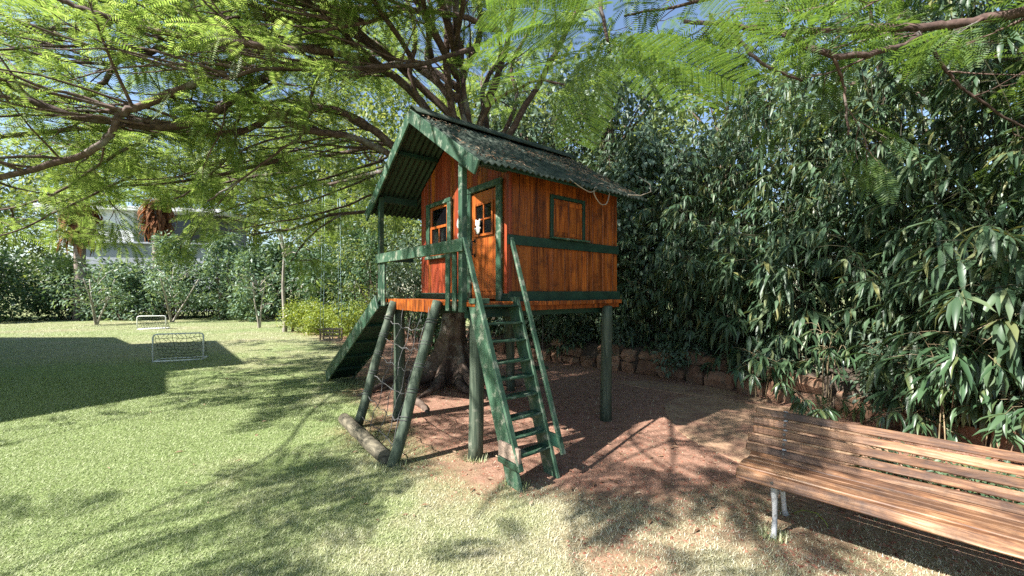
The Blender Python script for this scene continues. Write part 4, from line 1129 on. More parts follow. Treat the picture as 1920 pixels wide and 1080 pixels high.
def make_big_tree():
    base = Vector((-1.06, 7.25, 0.0))
    T = empty('feathery_shade_tree', base)
    tag(T, 'big spreading shade tree with twisted limbs and feathery leaves behind the playhouse', 'tree')
    # trunk with buttress roots: stacked rings whose lobes grow towards the ground
    rnd = random.Random(9)
    n = 40; V = []; F = []
    roots = [(-2.45, 1.0), (-1.7, .75), (-0.85, 1.05), (-0.1, .7), (0.9, .8), (1.9, .9), (2.9, .7)]
    hs = [-.08, 0, .06, .14, .24, .38, .55, .8, 1.1, 1.5, 2.1, 2.8, 3.5]
    for z in hs:
        for i in range(n):
            t = 2 * math.pi * i / n - math.pi
            r = 0.20 - 0.012 * min(z, 3)
            for (rt, k) in roots:
                dt = (t - rt + math.pi) % (2 * math.pi) - math.pi
                width = 0.26 + .15 * z
                r += k * 0.85 * math.exp(-(dt / width) ** 2) * math.exp(-max(z, 0) / 0.27)
                r += 0.07 * k * math.exp(-(dt / .3) ** 2) * math.exp(-max(z, 0) / 1.2)
            r *= 1 + .03 * math.sin(5 * t + z * 3) + rnd.uniform(-.02, .02)
            lean = 0.10 * z - 0.02 * z * z
            V.append((r * math.cos(t) + lean * .55 - 0.12 * math.exp(-z), r * math.sin(t) + 0.03 * z, z))
    for j in range(len(hs) - 1):
        for i in range(n): F.append((j * n + i, j * n + (i + 1) % n, (j + 1) * n + (i + 1) % n, (j + 1) * n + i))
    MB().add(V, F, True).build('trunk', M['bark'], T)
    # snaking surface roots
    for pts, r in (([(-.30, -.35, .16), (-.60, -.85, .13), (-.50, -1.30, .07), (-.20, -1.65, .03), (-.02, -2.0, -.03), (.05, -2.3, -.09)], .085), ([(-.45, -.2, .2), (-.95, -.5, .12), (-1.15, -.9, .04), (-1.5, -1.2, -.06)], .075),
                   ([(.15, -.45, .16), (.3, -.9, .07), (.7, -1.25, .02), (.95, -1.7, -.07)], .075), ([(.4, -.2, .14), (1.0, -.45, .05), (1.6, -.4, -.02), (2.0, -.6, -.08)], .065), ([(-.1, -.5, .22), (-.12, -.85, .10), (-.30, -1.15, .02), (-.45, -1.5, -.06)], .06)):
        path = smooth_path(pts, 6)
        MB().tube(path, [r * (1.02 - (i / len(path)) ** 1.3) * rnd.uniform(.9, 1.15) for i in range(len(path))], 9).build('root', M['bark'], T)
    C = Canopy(21)
    A = at
    fork = base + Vector((0.12, 0.08, 3.3))
    o = base
    stems = [
        ([fork, A(852, 245, 7.15), A(838, 120, 6.95), A(842, 0, 6.7), A(850, -150, 6.3)], .092, .04),
        ([fork, A(898, 240, 7.3), A(930, 150, 7.15), A(955, 60, 6.9), A(975, -70, 6.6)], .088, .036),
        ([fork + Vector((.15, 0, 0)), A(950, 262, 7.5), A(985, 200, 7.5), A(1042, 100, 7.3), A(1090, 0, 7.1), A(1150, -120, 6.8)], .08, .03),
        ([fork, A(880, 250, 7.4), A(868, 150, 7.4), A(900, 60, 7.3), A(890, -60, 7.0)], .09, .04),
        ([A(845, 190, 7.05), A(800, 110, 7.0), A(812, 40, 6.9), A(790, -60, 6.7)], .055, .03),
        ([fork, A(878, 262, 7.3), A(860, 180, 7.3), A(866, 90, 7.2), A(835, 20, 7.0), A(860, -80, 6.8)], .06, .03),
        ([fork, A(912, 268, 7.5), A(905, 170, 7.6), A(940, 100, 7.6), A(925, 20, 7.5), A(945, -80, 7.3)], .06, .03),
        ([fork, A(930, 275, 7.6), A(968, 190, 7.8), A(960, 120, 7.9), A(1000, 40, 7.9), A(1020, -60, 7.8)], .055, .025),
        ([fork, A(835, 262, 7.0), A(800, 215, 6.8), A(770, 140, 6.6), A(778, 60, 6.4), A(750, -40, 6.2)], .06, .03),
        ([A(900, 235, 7.3), A(925, 190, 7.0), A(975, 165, 6.7), A(1010, 150, 6.5), A(1060, 160, 6.3)], .035, .015),
    ]
    for pts, r0, r1 in stems:
        path, rad = limb(T, o, pts, r0, r1, n=10)
        C.grow(path, rad, every=.5, L=(.7, 1.6), start=.5, twigs=4)
    left = [
        # the two big limbs reaching out over the lawn
        ([A(858, 300, 7.2), A(790, 192, 6.9), A(720, 132, 6.6), A(640, 118, 6.3), A(545, 122, 6.0), A(459, 171, 5.7), A(408, 206, 5.55), A(350, 233, 5.4), A(292, 237, 5.3), A(194, 226, 5.1), A(89, 202, 4.9), A(23, 163, 4.8), A(-80, 120, 4.7)], .078, .036, .45),
        ([A(700, 118, 6.5), A(600, 95, 6.1), A(467, 97, 5.6), A(389, 146, 5.3), A(272, 195, 5.1), A(230, 212, 5.05), A(214, 241, 5.0), A(187, 272, 4.95), A(117, 303, 4.85), A(0, 331, 4.7), A(-90, 345, 4.6)], .055, .032, .3),
        ([A(600, 90, 6.1), A(480, 84, 5.9), A(389, 90, 5.75), A(311, 88, 5.7), A(272, 101, 5.65), A(222, 115, 5.6), A(195, 152, 5.55), A(148, 187, 5.5), A(0, 199, 5.4), A(-80, 205, 5.3)], .045, .026, .3),
        ([A(560, 95, 5.3), A(467, 84, 5.1), A(389, 74, 5.0), A(311, 62, 4.9), A(175, 23, 4.7), A(117, 0, 4.6), A(20, -45, 4.4)], .045, .025, .2),
        ([A(790, 320, 7.4), A(730, 268, 7.1), A(680, 230, 6.9), A(622, 206, 6.7), A(564, 207, 6.5), A(506, 219, 6.3), A(447, 248, 6.1), A(311, 249, 5.9), A(167, 242, 5.7), A(0, 257, 5.5), A(-90, 262, 5.4)], .08, .025, .3),
        ([A(700, 120, 6.5), A(607, 140, 6.2), A(583, 175, 6.1), A(580, 210, 6.05), A(560, 257, 6.0), A(506, 296, 5.9), A(459, 331, 5.85), A(389, 377, 5.8)], .03, .012, .3),
        ([A(545, 122, 6.0), A(450, 215, 5.9), A(440, 272, 5.85), A(408, 315, 5.8), A(369, 350, 5.75), A(327, 373, 5.7)], .025, .010, .3),
        ([A(459, 171, 5.7), A(525, 222, 6.0), A(583, 245, 6.3), A(661, 257, 6.7), A(740, 295, 7.1), A(800, 330, 7.3)], .04, .06, 1.1),
        ([A(720, 128, 6.6), A(669, 89, 6.3), A(622, 39, 6.0), A(576, 0, 5.8), A(520, -60, 5.5)], .06, .03, .3),
        ([A(700, 20, 6.4), A(661, 16, 6.2), A(583, 37, 6.0), A(498, 31, 5.7), A(455, 0, 5.5), A(400, -40, 5.3)], .05, .025, .3),
        ([A(888, 91, 6.6), A(802, 117, 6.2), A(717, 126, 5.9), A(600, 132, 5.5), A(500, 128, 5.2), A(420, 150, 5.0)], .04, .02, .4),
        ([A(940, 60, 6.6), A(860, 30, 6.3), A(770, 18, 6.0), A(690, 40, 5.7), A(600, 60, 5.4)], .05, .02, .3),
        # lower skirts of the crown
        ([A(790, 345, 7.7), A(700, 392, 7.7), A(620, 403, 7.6), A(550, 428, 7.5), A(470, 440, 7.3)], .045, .012, .3),
        ([A(640, 402, 7.6), A(585, 440, 7.6), A(560, 470, 7.6), A(545, 492, 7.6)], .02, .008, .3),
        ([A(600, 320, 8.0), A(480, 330, 8.2), A(400, 350, 8.4), A(330, 372, 8.5), A(270, 375, 8.5)], .035, .01, .2),
        ([A(520, 300, 6.6), A(400, 330, 6.8), A(300, 345, 7.0), A(200, 352, 7.1), A(90, 385, 7.1)], .035, .01, .15),
        ([A(300, 249, 5.9), A(200, 300, 6.3), A(110, 360, 6.6), A(20, 390, 6.8), A(-60, 400, 6.9)], .03, .01, .2),
        ([A(730, 268, 7.1), A(650, 285, 7.9), A(560, 300, 8.7), A(440, 330, 9.5), A(330, 350, 10.2)], .05, .012, .3),
        ([A(690, 240, 6.9), A(560, 190, 8.0), A(420, 210, 9.0), A(280, 250, 9.8), A(120, 280, 10.4)], .06, .014, .25),
        ([A(620, 110, 6.4), A(480, 60, 7.2), A(330, 70, 7.8), A(180, 110, 8.2), A(20, 150, 8.4)], .06, .014, .25),
        ([A(660, 40, 6.4), A(500, -10, 6.9), A(320, 0, 7.2), A(150, 20, 7.4), A(-30, 60, 7.5)], .05, .014, .25),
        ([A(440, 60, 5.8), A(300, 20, 5.9), A(160, 60, 5.9), A(30, 95, 5.9), A(-80, 110, 5.8)], .035, .012, .15),
        ([A(720, 300, 8.4), A(610, 335, 8.2), A(490, 372, 8.0), A(390, 405, 7.8)], .03, .01, .1),
        ([A(740, 345, 9.0), A(630, 392, 9.0), A(530, 415, 8.8), A(430, 432, 8.6)], .03, .01, .1),
        ([A(660, 262, 8.0), A(520, 288, 7.8), A(400, 318, 7.6), A(270, 345, 7.5)], .03, .01, .1),
        ([A(420, 330, 9.5), A(300, 362, 9.8), A(190, 378, 10.0), A(90, 400, 10.0)], .03, .01, .1),
        ([A(250, 330, 6.4), A(140, 380, 6.0), A(40, 430, 5.8), A(-50, 450, 5.6)], .02, .008, .1),
        ([A(20, 390, 6.8), A(30, 420, 7.2), A(60, 450, 7.6), A(90, 470, 7.8)], .015, .007, .1),
        ([A(700, 330, 8.5), A(600, 370, 9.4), A(500, 395, 10.0), A(420, 420, 10.4)], .03, .01, .1),
    ]
    for pts, r0, r1, st in left:
        path, rad = limb(T, o, pts, r0, r1, n=9)
        if st < 1: C.grow(path, rad, every=(.25 if pts[-1].z < 3.4 else .40), L=(.6, 1.6), start=st, bias=(0, .55, .15), twigs=5, leaves=3, size=.34)
    # thin bare branches that tangle through the crown
    rt = random.Random(91)
    for kq in range(170):
        pts0 = left[rt.choice((0, 1, 2, 4, 7, 8, 9, 10, 11, 18, 19, 21))][0]
        j = rt.randint(1, len(pts0) - 2)
        st = Vector(pts0[j]).lerp(Vector(pts0[j + 1]), rt.random())
        dr = Vector((-1.0, rt.uniform(-.75, .15), rt.uniform(-.15, .22)))
        pts = C.walk(st, dr, rt.uniform(1.2, 3.2), 12, .22, rt.uniform(-.03, .03))
        r0 = rt.uniform(.010, .026)
        MB().tube([p - o for p in pts], [r0 * (1 - .75 * q / 12) for q in range(13)], 6).build('branch', M['limb'], T)
        for q in (6, 12): C.twig(pts[q], pts[q] - pts[q - 1] + Vector((0, .6, .1)), .35, .34, 2)
    # upper crown, mostly above the frame, that shades house and hedge
    rr = random.Random(31)
    for k, (ang, reach, zt, z0) in enumerate(((200, 5.2, 6.6, 4.6), (243, 5.0, 6.9, 5.4), (262, 5.4, 6.8, 5.6), (275, 4.6, 6.9, 5.6),
                                              (160, 5.0, 7.2, 5.0), (140, 4.5, 7.0, 5.2), (300, 2.4, 8.6, 6.4))):
        a = R_(ang); st = base + Vector((0.1, -0.1, z0)); out = Vector((math.cos(a), math.sin(a), 0))
        pts = [st, st + out * reach * .3 + Vector((0, 0, (zt - z0) * .55)), st + out * reach * .65 + Vector((rr.uniform(-.4, .4), rr.uniform(-.4, .4), (zt - z0) * .9)), st + out * reach + Vector((rr.uniform(-.5, .5), rr.uniform(-.5, .5), zt - z0))]
        path, rad = limb(T, o, pts, .075, .018, per=7, n=8)
        C.grow(path, rad, every=.24, L=(.8, 1.7), start=.3, twigs=5, leaves=3, size=.42)
    # limbs that carry on over the lawn beside and above the camera
    L0 = A(-80, 120, 4.7)
    for pts, r0, r1, ev in (
        ([L0, Vector((-6.4, 3.2, 4.3)), Vector((-6.0, 2.0, 4.2)), Vector((-6.2, .9, 4.1)), Vector((-6.5, -.2, 4.0))], .022, .010, .42),
        ([A(23, 163, 4.8), Vector((-5.6, 3.4, 4.2)), Vector((-5.2, 2.6, 4.2)), Vector((-5.0, 1.6, 4.1)), Vector((-5.4, .8, 4.0))], .022, .010, .30),
        ([fork + Vector((-.6, -.6, 2.0)), Vector((-2.0, 5.0, 5.6)), Vector((-2.4, 3.4, 5.4)), Vector((-2.8, 1.8, 5.2)), Vector((-3.3, .3, 5.0))], .045, .014, .22),
        ([fork + Vector((-.4, -.6, 2.2)), Vector((-1.2, 4.8, 5.7)), Vector((-1.3, 3.4, 5.3)), Vector((-1.5, 2.7, 5.1))], .045, .014, .26),
        ([fork + Vector((-.8, -.5, 2.0)), Vector((-3.0, 5.2, 5.8)), Vector((-3.8, 3.6, 5.6)), Vector((-4.3, 2.0, 5.3)), Vector((-4.6, .4, 5.0))], .04, .014, .55),
        ([Vector((-2.4, 3.4, 5.4)), Vector((-2.9, 2.3, 4.9)), Vector((-2.7, 1.3, 4.7)), Vector((-2.2, .4, 4.6)), Vector((-1.9, -.3, 4.5))], .022, .008, .34),
        ([Vector((-2.8, 1.8, 5.2)), Vector((-3.4, 1.2, 4.8)), Vector((-3.6, .4, 4.6)), Vector((-3.5, -.5, 4.5))], .02, .008, .34),
        ([fork + Vector((0, -.6, 2.4)), Vector((-.4, 4.6, 6.0)), Vector((-.4, 3.2, 5.8)), Vector((-.7, 1.6, 5.4))], .045, .014, .30),
    ):
        path, rad = limb(T, o, pts, r0, r1, n=8)
        C.grow(path, rad, every=ev, L=(.5, 1.2), start=.2, twigs=4, leaves=3, size=.4)
    # leaf sprays close to the top edge of the view
    near = [
        ([A(900, -330, 3.4), A(1010, -170, 2.5), A(1100, -60, 2.0), A(1128, 20, 1.85), A(1140, 78, 1.8)], .022, .006),
        ([A(1100, -60, 2.0), A(1210, -60, 1.95), A(1330, -40, 2.0)], .010, .004),
    ]
    for pts, r0, r1 in near: limb(T, o, pts, r0, r1, n=7, wob=.004)
    k = C.finish(T, o, M['frond'])
    # each big leaf of those sprays is a piece of its own: stalk, side stalks and rows of leaflets
    def big_leaf_mesh(pairs, pl, leaflets, seed):
        r = random.Random(seed)
        V = []; F = []
        def quad(a, b, c, d):
            i = len(V); V.extend([a, b, c, d]); F.append((i, i + 1, i + 2)); F.append((i, i + 2, i + 3))
        def bend(t): return -0.13 * t * t
        for i in range(10):
            t0, t1 = i / 10, (i + 1) / 10
            w = .005 * (1 - .6 * t0)
            quad((t0, w, bend(t0) - .004), (t0, -w, bend(t0) - .004), (t1, -w, bend(t1) - .004), (t1, w, bend(t1) - .004))
        for i in range(pairs):
            t = .10 + .89 * i / (pairs - 1)
            l = pl * (.45 + .62 * math.sin(math.pi * (.16 + .70 * i / (pairs - 1)))) * r.uniform(.94, 1.05)
            for s in (-1, 1):
                dirv = Vector((.40 + r.uniform(-.03, .03), s * .92, r.uniform(-.05, .05))).normalized()
                b0 = Vector((t, 0, bend(t)))
                pd = Vector((dirv.y * -s, dirv.x * s, 0)).normalized()
                pd = Vector((abs(dirv.y), -s * abs(dirv.x), 0)).normalized()
                sag = lambda q: Vector((0, 0, -.16 * q * q * l))
                for j in range(4):
                    q0, q1 = j / 4, (j + 1) / 4
                    a0 = b0 + dirv * l * q0 + sag(q0); a1 = b0 + dirv * l * q1 + sag(q1)
                    quad(tuple(a0 + pd * .0016), tuple(a0 - pd * .0016), tuple(a1 - pd * .0012), tuple(a1 + pd * .0012))
                for j in range(leaflets):
                    q = .05 + .94 * j / (leaflets - 1)
                    c = b0 + dirv * l * q + sag(q)
                    ll = .021 * (0.7 + .6 * math.sin(math.pi * (.15 + .7 * q)))
                    for sd in (-1, 1):
                        e = c + (pd * sd * .92 + dirv * .38).normalized() * ll + Vector((0, 0, -.003))
                        w = dirv * (l / leaflets * .60)
                        m_ = (c + e) / 2
                        quad(tuple(c - w * .4), tuple(m_ - w), tuple(e), tuple(m_ + w))
        return np_mesh('frond', np.array(V), np.array(F), M['frond_near'])
    meshes = [big_leaf_mesh(19, .29, 20, 1), big_leaf_mesh(21, .26, 19, 2), big_leaf_mesh(17, .31, 21, 3)]
    spec = [  # base, tip, roll, shape
        (A(1110, 52, 1.80), A(893, 62, 1.62), .10, 0), (A(1108, 30, 1.82), A(915, -8, 1.62), -.15, 1), (A(1128, 88, 1.80), A(905, 150, 2.10), .3, 2), (A(1142, 80, 1.80), A(1395, 128, 1.75), .12, 1),
        (A(1132, 84, 1.80), A(1080, 245, 2.30), .0, 0), (A(1125, 20, 1.85), A(1050, -60, 1.5), .1, 0), (A(1145, 70, 1.82), A(1300, 165, 2.15), -.2, 2),
        (A(1330, -40, 2.0), A(1420, 60, 2.3), -.1, 2), (A(1010, -170, 2.5), A(930, -40, 2.3), .2, 1),
    ]
    for i, (b0, tp, roll, k) in enumerate(spec):
        x = (tp - b0); Ls = x.length / .98; x.normalize()
        z = Vector((0, 0, 1)); y = z.cross(x).normalized(); z = x.cross(y)
        z = (z * math.cos(roll) + y * math.sin(roll)).normalized(); y = z.cross(x)
        # aim a little above the tip: the leaf droops on its own
        Mx = Matrix((x, y, z)).transposed().to_4x4()
        ob = link('frond', meshes[k], T)
        ob.matrix_local = Matrix.Translation(b0 - o) @ Mx @ Matrix.Scale(Ls, 4)
    return k
NF1 = make_big_tree()

def make_right_tree():
    base = Vector((6.6, 2.3, 0))
    T = empty('feathery_overhanging_tree', base)
    tag(T, 'feathery tree whose thin bare limbs reach in over the bamboo from the right edge', 'tree')
    C = Canopy(77); A = at
    trunk, rad = limb(T, base, [base + Vector((0, 0, -.1)), base + Vector((.1, .1, 1.5)), base + Vector((-.1, .2, 3.2)), base + Vector((-.3, .5, 4.6))], .2, .12, n=12, name='trunk', mat=M['bark'])
    f = base + Vector((-.25, .4, 4.2))
    for pts, r0, r1, st, den in (
        ([f, A(2050, 10, 3.5), A(1920, 24, 3.6), A(1803, 44, 3.8), A(1726, 50, 3.9), A(1600, 55, 4.1), A(1469, 60, 4.3), A(1380, 48, 4.4), A(1282, 40, 4.5)], .06, .02, .15, .22),
        ([A(1726, 70, 3.9), A(1687, 87, 3.85), A(1628, 101, 3.85), A(1570, 105, 3.9), A(1516, 89, 4.0), A(1469, 62, 4.2)], .026, .03, .2, .6),
        ([A(1340, 42, 4.4), A(1387, 74, 4.4), A(1414, 109, 4.4), A(1453, 132, 4.45), A(1504, 152, 4.5)], .022, .012, .3, .5),
        ([A(1562, 103, 3.9), A(1575, 140, 3.95), A(1582, 167, 4.0), A(1590, 253, 4.0)], .018, .010, .7, .4),
        ([A(1720, 60, 3.9), A(1776, 132, 4.0), A(1796, 160, 4.0), A(1881, 218, 4.0), A(1960, 260, 4.0)], .018, .010, .3, .35),
        ([f, A(2000, -120, 3.0), A(1800, -70, 3.1), A(1620, -20, 3.2), A(1450, -10, 3.3)], .05, .015, .2, .22),
        ([f, A(2050, 100, 4.2), A(1900, 110, 4.6), A(1780, 90, 5.0), A(1650, 60, 5.4)], .04, .012, .2, .26),
        ([f, A(2000, -160, 3.6), A(1700, -95, 4.2), A(1450, -30, 4.6), A(1300, 5, 4.8), A(1170, 30, 5.0)], .05, .012, .25, .2),
        ([f, A(2080, -250, 3.8), A(1850, -180, 4.4), A(1600, -120, 5.0), A(1400, -60, 5.6)], .06, .015, .2, .24),
    ):
        path, rad = limb(T, base, pts, r0, r1, n=8)
        C.grow(path, rad, every=den, L=(.4, 1.0), start=st, twigs=4, leaves=3, size=.34, bias=(0, .1, -.05))
    return C.finish(T, base, M['frond_near'])
NF2 = make_right_tree()
print('fronds', NF1, NF2)

# ------------------------------------------------------------------ bamboo hedge and creepers on the bank
def fan_points(path, r, n, t0):
    out = []
    k = len(path) - 1
    for i in range(n):
        t = t0 + (1 - t0) * (i + r.random()) / n
        j = min(int(t * k), k - 1)
        out.append((path[j].lerp(path[j + 1], t * k - j), (path[j + 1] - path[j]).normalized(), t))
    return out

def bamboo(name, label, pos, height, stems, spread, leaf, fans, seed, group=None, toward=None, separate=False, mat='bamboo', lowest=.25, cat='bamboo', per=8):
    r = random.Random(seed)
    pos = Vector(pos)
    B = empty(name, pos); tag(B, label, cat, group)
    lp, lx, lz, ls = [], [], [], []
    tw = MB()
    for s in range(stems):
        a = r.uniform(0, 6.28)
        out = Vector((math.cos(a), math.sin(a), 0)) * spread * r.uniform(.3, 1)
        if toward is not None: out = out * .7 + Vector(toward) * spread * r.uniform(.2, 1.0)
        h = height * r.uniform(.72, 1.08)
        b0 = Vector((r.uniform(-1, 1) * spread * .3, r.uniform(-1, 1) * spread * .3, -.05))
        pts = smooth_path([b0, b0 + out * .12 + Vector((0, 0, h * .4)), b0 + out * .45 + Vector((0, 0, h * .78)), b0 + out * 1.0 + Vector((0, 0, h))], 4)
        r0 = .004 + .0022 * height
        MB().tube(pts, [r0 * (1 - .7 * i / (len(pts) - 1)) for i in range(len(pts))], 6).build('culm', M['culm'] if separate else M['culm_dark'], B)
        for (p, d, t) in fan_points(pts, r, fans, lowest):
            a = r.uniform(0, 6.28)
            bd = Vector((math.cos(a), math.sin(a), r.uniform(-.15, .5)))
            if toward is not None and r.random() < .6: bd = (bd + Vector(toward) * 1.2).normalized()
            bl = r.uniform(.12, .45) * (.5 + leaf * 2.2)
            q = p + bd.normalized() * bl; q.z -= .1 * bl
            tw.tube([p, p.lerp(q, .5) + Vector((0, 0, .03)), q], [.0035, .003, .002], 4, cap=False)
            m = r.randint(per - 2, per + 1)
            for k in range(m):
                aa = math.atan2(bd.y, bd.x) + r.uniform(-1.25, 1.25)
                el = r.uniform(-1.35, -.15)
                x = Vector((math.cos(aa) * math.cos(el), math.sin(aa) * math.cos(el), math.sin(el)))
                z = Vector((-math.cos(aa) * math.sin(el), -math.sin(aa) * math.sin(el), math.cos(el))) * -1
                if z.z < 0: z = -z
                z = z + Vector((r.uniform(-.4, .4), r.uniform(-.4, .4), r.uniform(-.2, .2)))
                back = r.uniform(0, .5)
                lp.append(p.lerp(q, 1 - back * (k / m))); lx.append(x); lz.append(z); L_ = leaf * r.uniform(.65, 1.2); ls.append((L_, L_ * r.uniform(.8, 1.2), L_))
    o = tw.build('twigs', M['culm'] if separate else M['culm_dark'], B); o['kind'] = 'stuff'
    if separate:
        me = leaf_meshes[mat]
        for p, x, z, s in zip(lp, lx, lz, ls):
            x = x.normalized(); y = z.cross(x).normalized(); z2 = x.cross(y)
            ob = link('leaf', me[r.randint(0, len(me) - 1)], B)
            ob.matrix_local = Matrix.Translation(p) @ Matrix((x, y, z2)).transposed().to_4x4() @ Matrix.Diagonal((*s, 1))
    else:
        V, F = scatter(BLADE if pos.y < 5.2 else BLADE4, frames(np.array(lx), np.array(lz)), np.array(ls), np.array(lp))
        f = link('foliage', np_mesh('foliage', V, F, M[mat]), B); f['kind'] = 'stuff'
    return B
# separate leaves vary their own green from leaf to leaf
def leaf_obj_mat(name, cols, trans=.22):
    m = leaf_mat(name, cols, trans=trans, rough=.36, spec=.6)
    nt = m.node_tree
    oi = nt.nodes.new('ShaderNodeObjectInfo')
    rp = [n for n in nt.nodes if n.type == 'VALTORGB'][0]
    nt.links.new(oi.outputs['Random'], rp.inputs[0])
    return m
M['bamboo_leaf_single'] = leaf_obj_mat('bamboo_leaf_single', [(0.030, 0.066, 0.030), (0.048, 0.096, 0.042), (0.068, 0.126, 0.060), (0.100, 0.160, 0.080), (0.048, 0.096, 0.044), (0.14, 0.17, 0.065)])
def leaf_variant(k):
    V = BLADE[0].copy(); V[:, 2] += [-.10, .06, -.04][k] * V[:, 0] ** 2; V[:, 1] += [.03, -.04, .02][k] * V[:, 0] ** 2
    return np_mesh('leaf', V, BLADE[1], M['bamboo_leaf_single'])
leaf_meshes = {'bamboo': [leaf_variant(k) for k in range(3)]}

def off(s, d):
    p, t = along(WALL_LINE, s)
    nr = Vector((-t.y, t.x, 0))
    if nr.dot(p) < 0: nr = -nr
    return p + nr * d, -nr
ORD = ('first', 'second', 'third', 'fourth', 'fifth', 'sixth', 'seventh', 'eighth', 'ninth', 'tenth', 'eleventh', 'twelfth', 'thirteenth', 'fourteenth', 'fifteenth', 'sixteenth', 'seventeenth', 'eighteenth')
rb = random.Random(5)
HG = 'bamboo planted along the bank'
i = 0
for row, (dd, hh, st) in enumerate(((0.30, 2.2, 6), (0.9, 3.4, 8), (1.6, 4.7, 9), (2.5, 6.3, 9))):
    s = 0.4 + .3 * row; nth = 0
    while s < WALL_LEN - .2:
        p, nr = off(s, dd + rb.uniform(-.2, .25))
        far = max(0.0, min(1.0, (p.y - 3.0) / 5.0))
        leaf = (.31 - .095 * far) * rb.uniform(.85, 1.15)
        z = .5 if dd > .3 else .3
        bamboo('bamboo_clump', ORD[nth] + (' short bamboo clump along the top of the stone wall, counted from the shade tree', ' bamboo clump in the second row of the bank, counted from the shade tree', ' tall bamboo clump in the third row of the bank, counted from the shade tree', ' tallest bamboo clump in the rearmost row of the bank, counted from the shade tree')[row],
               (p.x, p.y, z), hh * rb.uniform(.8, 1.15) * (1.0 if far < .8 else .92), st, .75, leaf, (14, 16, 17, 15)[row] + int(10 * far), 100 + i, HG + (' behind the wall', ' in the middle', ' at the back', ' at the back')[row], toward=(nr.x, nr.y, -.1), lowest=(.08, .05, .05, .1)[row])
        i += 1; nth += 1
        s += (.75, .75, .85, .95)[row] * rb.uniform(.85, 1.2)
NB = i
# single plants out in front, near the bench: every leaf a piece of its own
for k, (u, v, h, stems, sp, lf, fans, lab) in enumerate((
        (1425, 745, 0.75, 5, .38, .26, 3, 'low fan-leaved bamboo sprout drooping over the stone wall'),
        (1545, 775, 1.15, 5, .22, .17, 4, 'thin-stemmed bamboo tuft standing behind the end of the bench back'),
        (1530, 790, 0.38, 7, .30, .16, 3, 'low grassy bamboo tuft at the foot of the bench back'),
        (1690, 800, 1.0, 6, .45, .27, 4, 'broad-leaved bamboo with drooping bunches behind the middle of the bench'),
        (1770, 830, 1.25, 5, .45, .28, 4, 'bamboo with a forked pale stem behind the bench'),
        (1705, 815, 0.42, 5, .30, .22, 3, 'small arching bamboo shoot just above the bench back'),
        (1880, 850, 0.75, 7, .5, .24, 4, 'bushy bamboo at the right edge behind the bench'))):
    d = FPX * EYE / (v - 546.0)
    p = at(u, v, d)
    tw_ = Vector((-p.x, -p.y, 0)).normalized()
    bamboo('bamboo_plant', lab, (p.x, p.y, 0.0), h, stems, sp, lf, fans, 500 + k, None, toward=(tw_.x * .5, tw_.y * .5, 0), separate=True, lowest=.45)

def leafy_crown(centers, radii, per, leafsize, T, r, droop=.0, flat=1.0, facing=None):
    """leaf positions for clumps"""
    P, X, Z, S = [], [], [], []
    for c, rad in zip(centers, radii):
        n = int(per * rad * rad)
        d = norm(r.normal(size=(n, 3))); q = r.random(n) ** .45
        pos = c + d * q[:, None] * rad * np.array([1, 1, flat])
        x = norm(d + .9 * r.normal(size=(n, 3)) * .6); x[:, 2] -= droop
        z = norm(d * .6 + np.array([0, 0, .8]) + .45 * r.normal(size=(n, 3)))
        P.append(pos); X.append(x); Z.append(z); S.append(leafsize * (.6 + .8 * r.random(n)))
    P = np.concatenate(P); X = np.concatenate(X); Z = np.concatenate(Z); S = np.concatenate(S)
    return scatter(T, frames(X, Z), S, P)

def tree(name, label, pos, h, crown_r, crown_h, clumps, per, leafsize, mat, seed, trunk_r=.12, trunk_mat='bark', group=None, T=DIAMOND, cat='tree', low=.35, droop=.2, clump_r=(.35, .6), stems=1, dens_top=1.0, spread=None):
    r = np.random.default_rng(seed); rr = random.Random(seed)
    pos = Vector(pos)
    B = empty(name, pos); tag(B, label, cat, group)
    cs, rs = [], []
    for k in range(clumps):
        t = 2 * math.pi * rr.random(); e = rr.random()
        zf = rr.random()
        rad = crown_r * math.sqrt(rr.random()) * (1 - .55 * abs(zf - .42) ** 1.3)
        c = np.array([rad * math.cos(t), rad * math.sin(t), h - crown_h + crown_h * zf])
        cs.append(c); rs.append(crown_r * rr.uniform(*clump_r) * .62)
    V, F = leafy_crown(cs, rs, per, leafsize, T, r, droop)
    f = link('crown', np_mesh('crown', V, F, M[mat]), B); f['kind'] = 'stuff'
    top = Vector((0, 0, h * .78))
    for s in range(stems):
        a = 6.28 * s / stems + rr.random()
        sp = (spread if spread is not None else crown_r * .4) * (0 if stems == 1 else 1)
        e = Vector((math.cos(a) * sp, math.sin(a) * sp, h * .75))
        pts = smooth_path([Vector((0, 0, -.1)), Vector((e.x * .18, e.y * .18, h * .12)), Vector((e.x * .55 + rr.uniform(-.08, .08), e.y * .55, h * .4)), e], 4)
        MB().tube(pts, [trunk_r * (1.15 - .75 * i / (len(pts) - 1)) for i in range(len(pts))], 8).build('trunk', M[trunk_mat], B)
    m = MB()
    for c in cs[:26]:
        q = Vector(c); st = Vector((q.x * .12, q.y * .12, max(h * low, min(q.z - .3, h * .7))))
        m.tube([st, st.lerp(q, .5) + Vector((0, 0, .1)), q], [trunk_r * .4, trunk_r * .25, .008], 5, cap=False)
    o = m.build('branches', M[trunk_mat], B); o['kind'] = 'stuff'
    return B

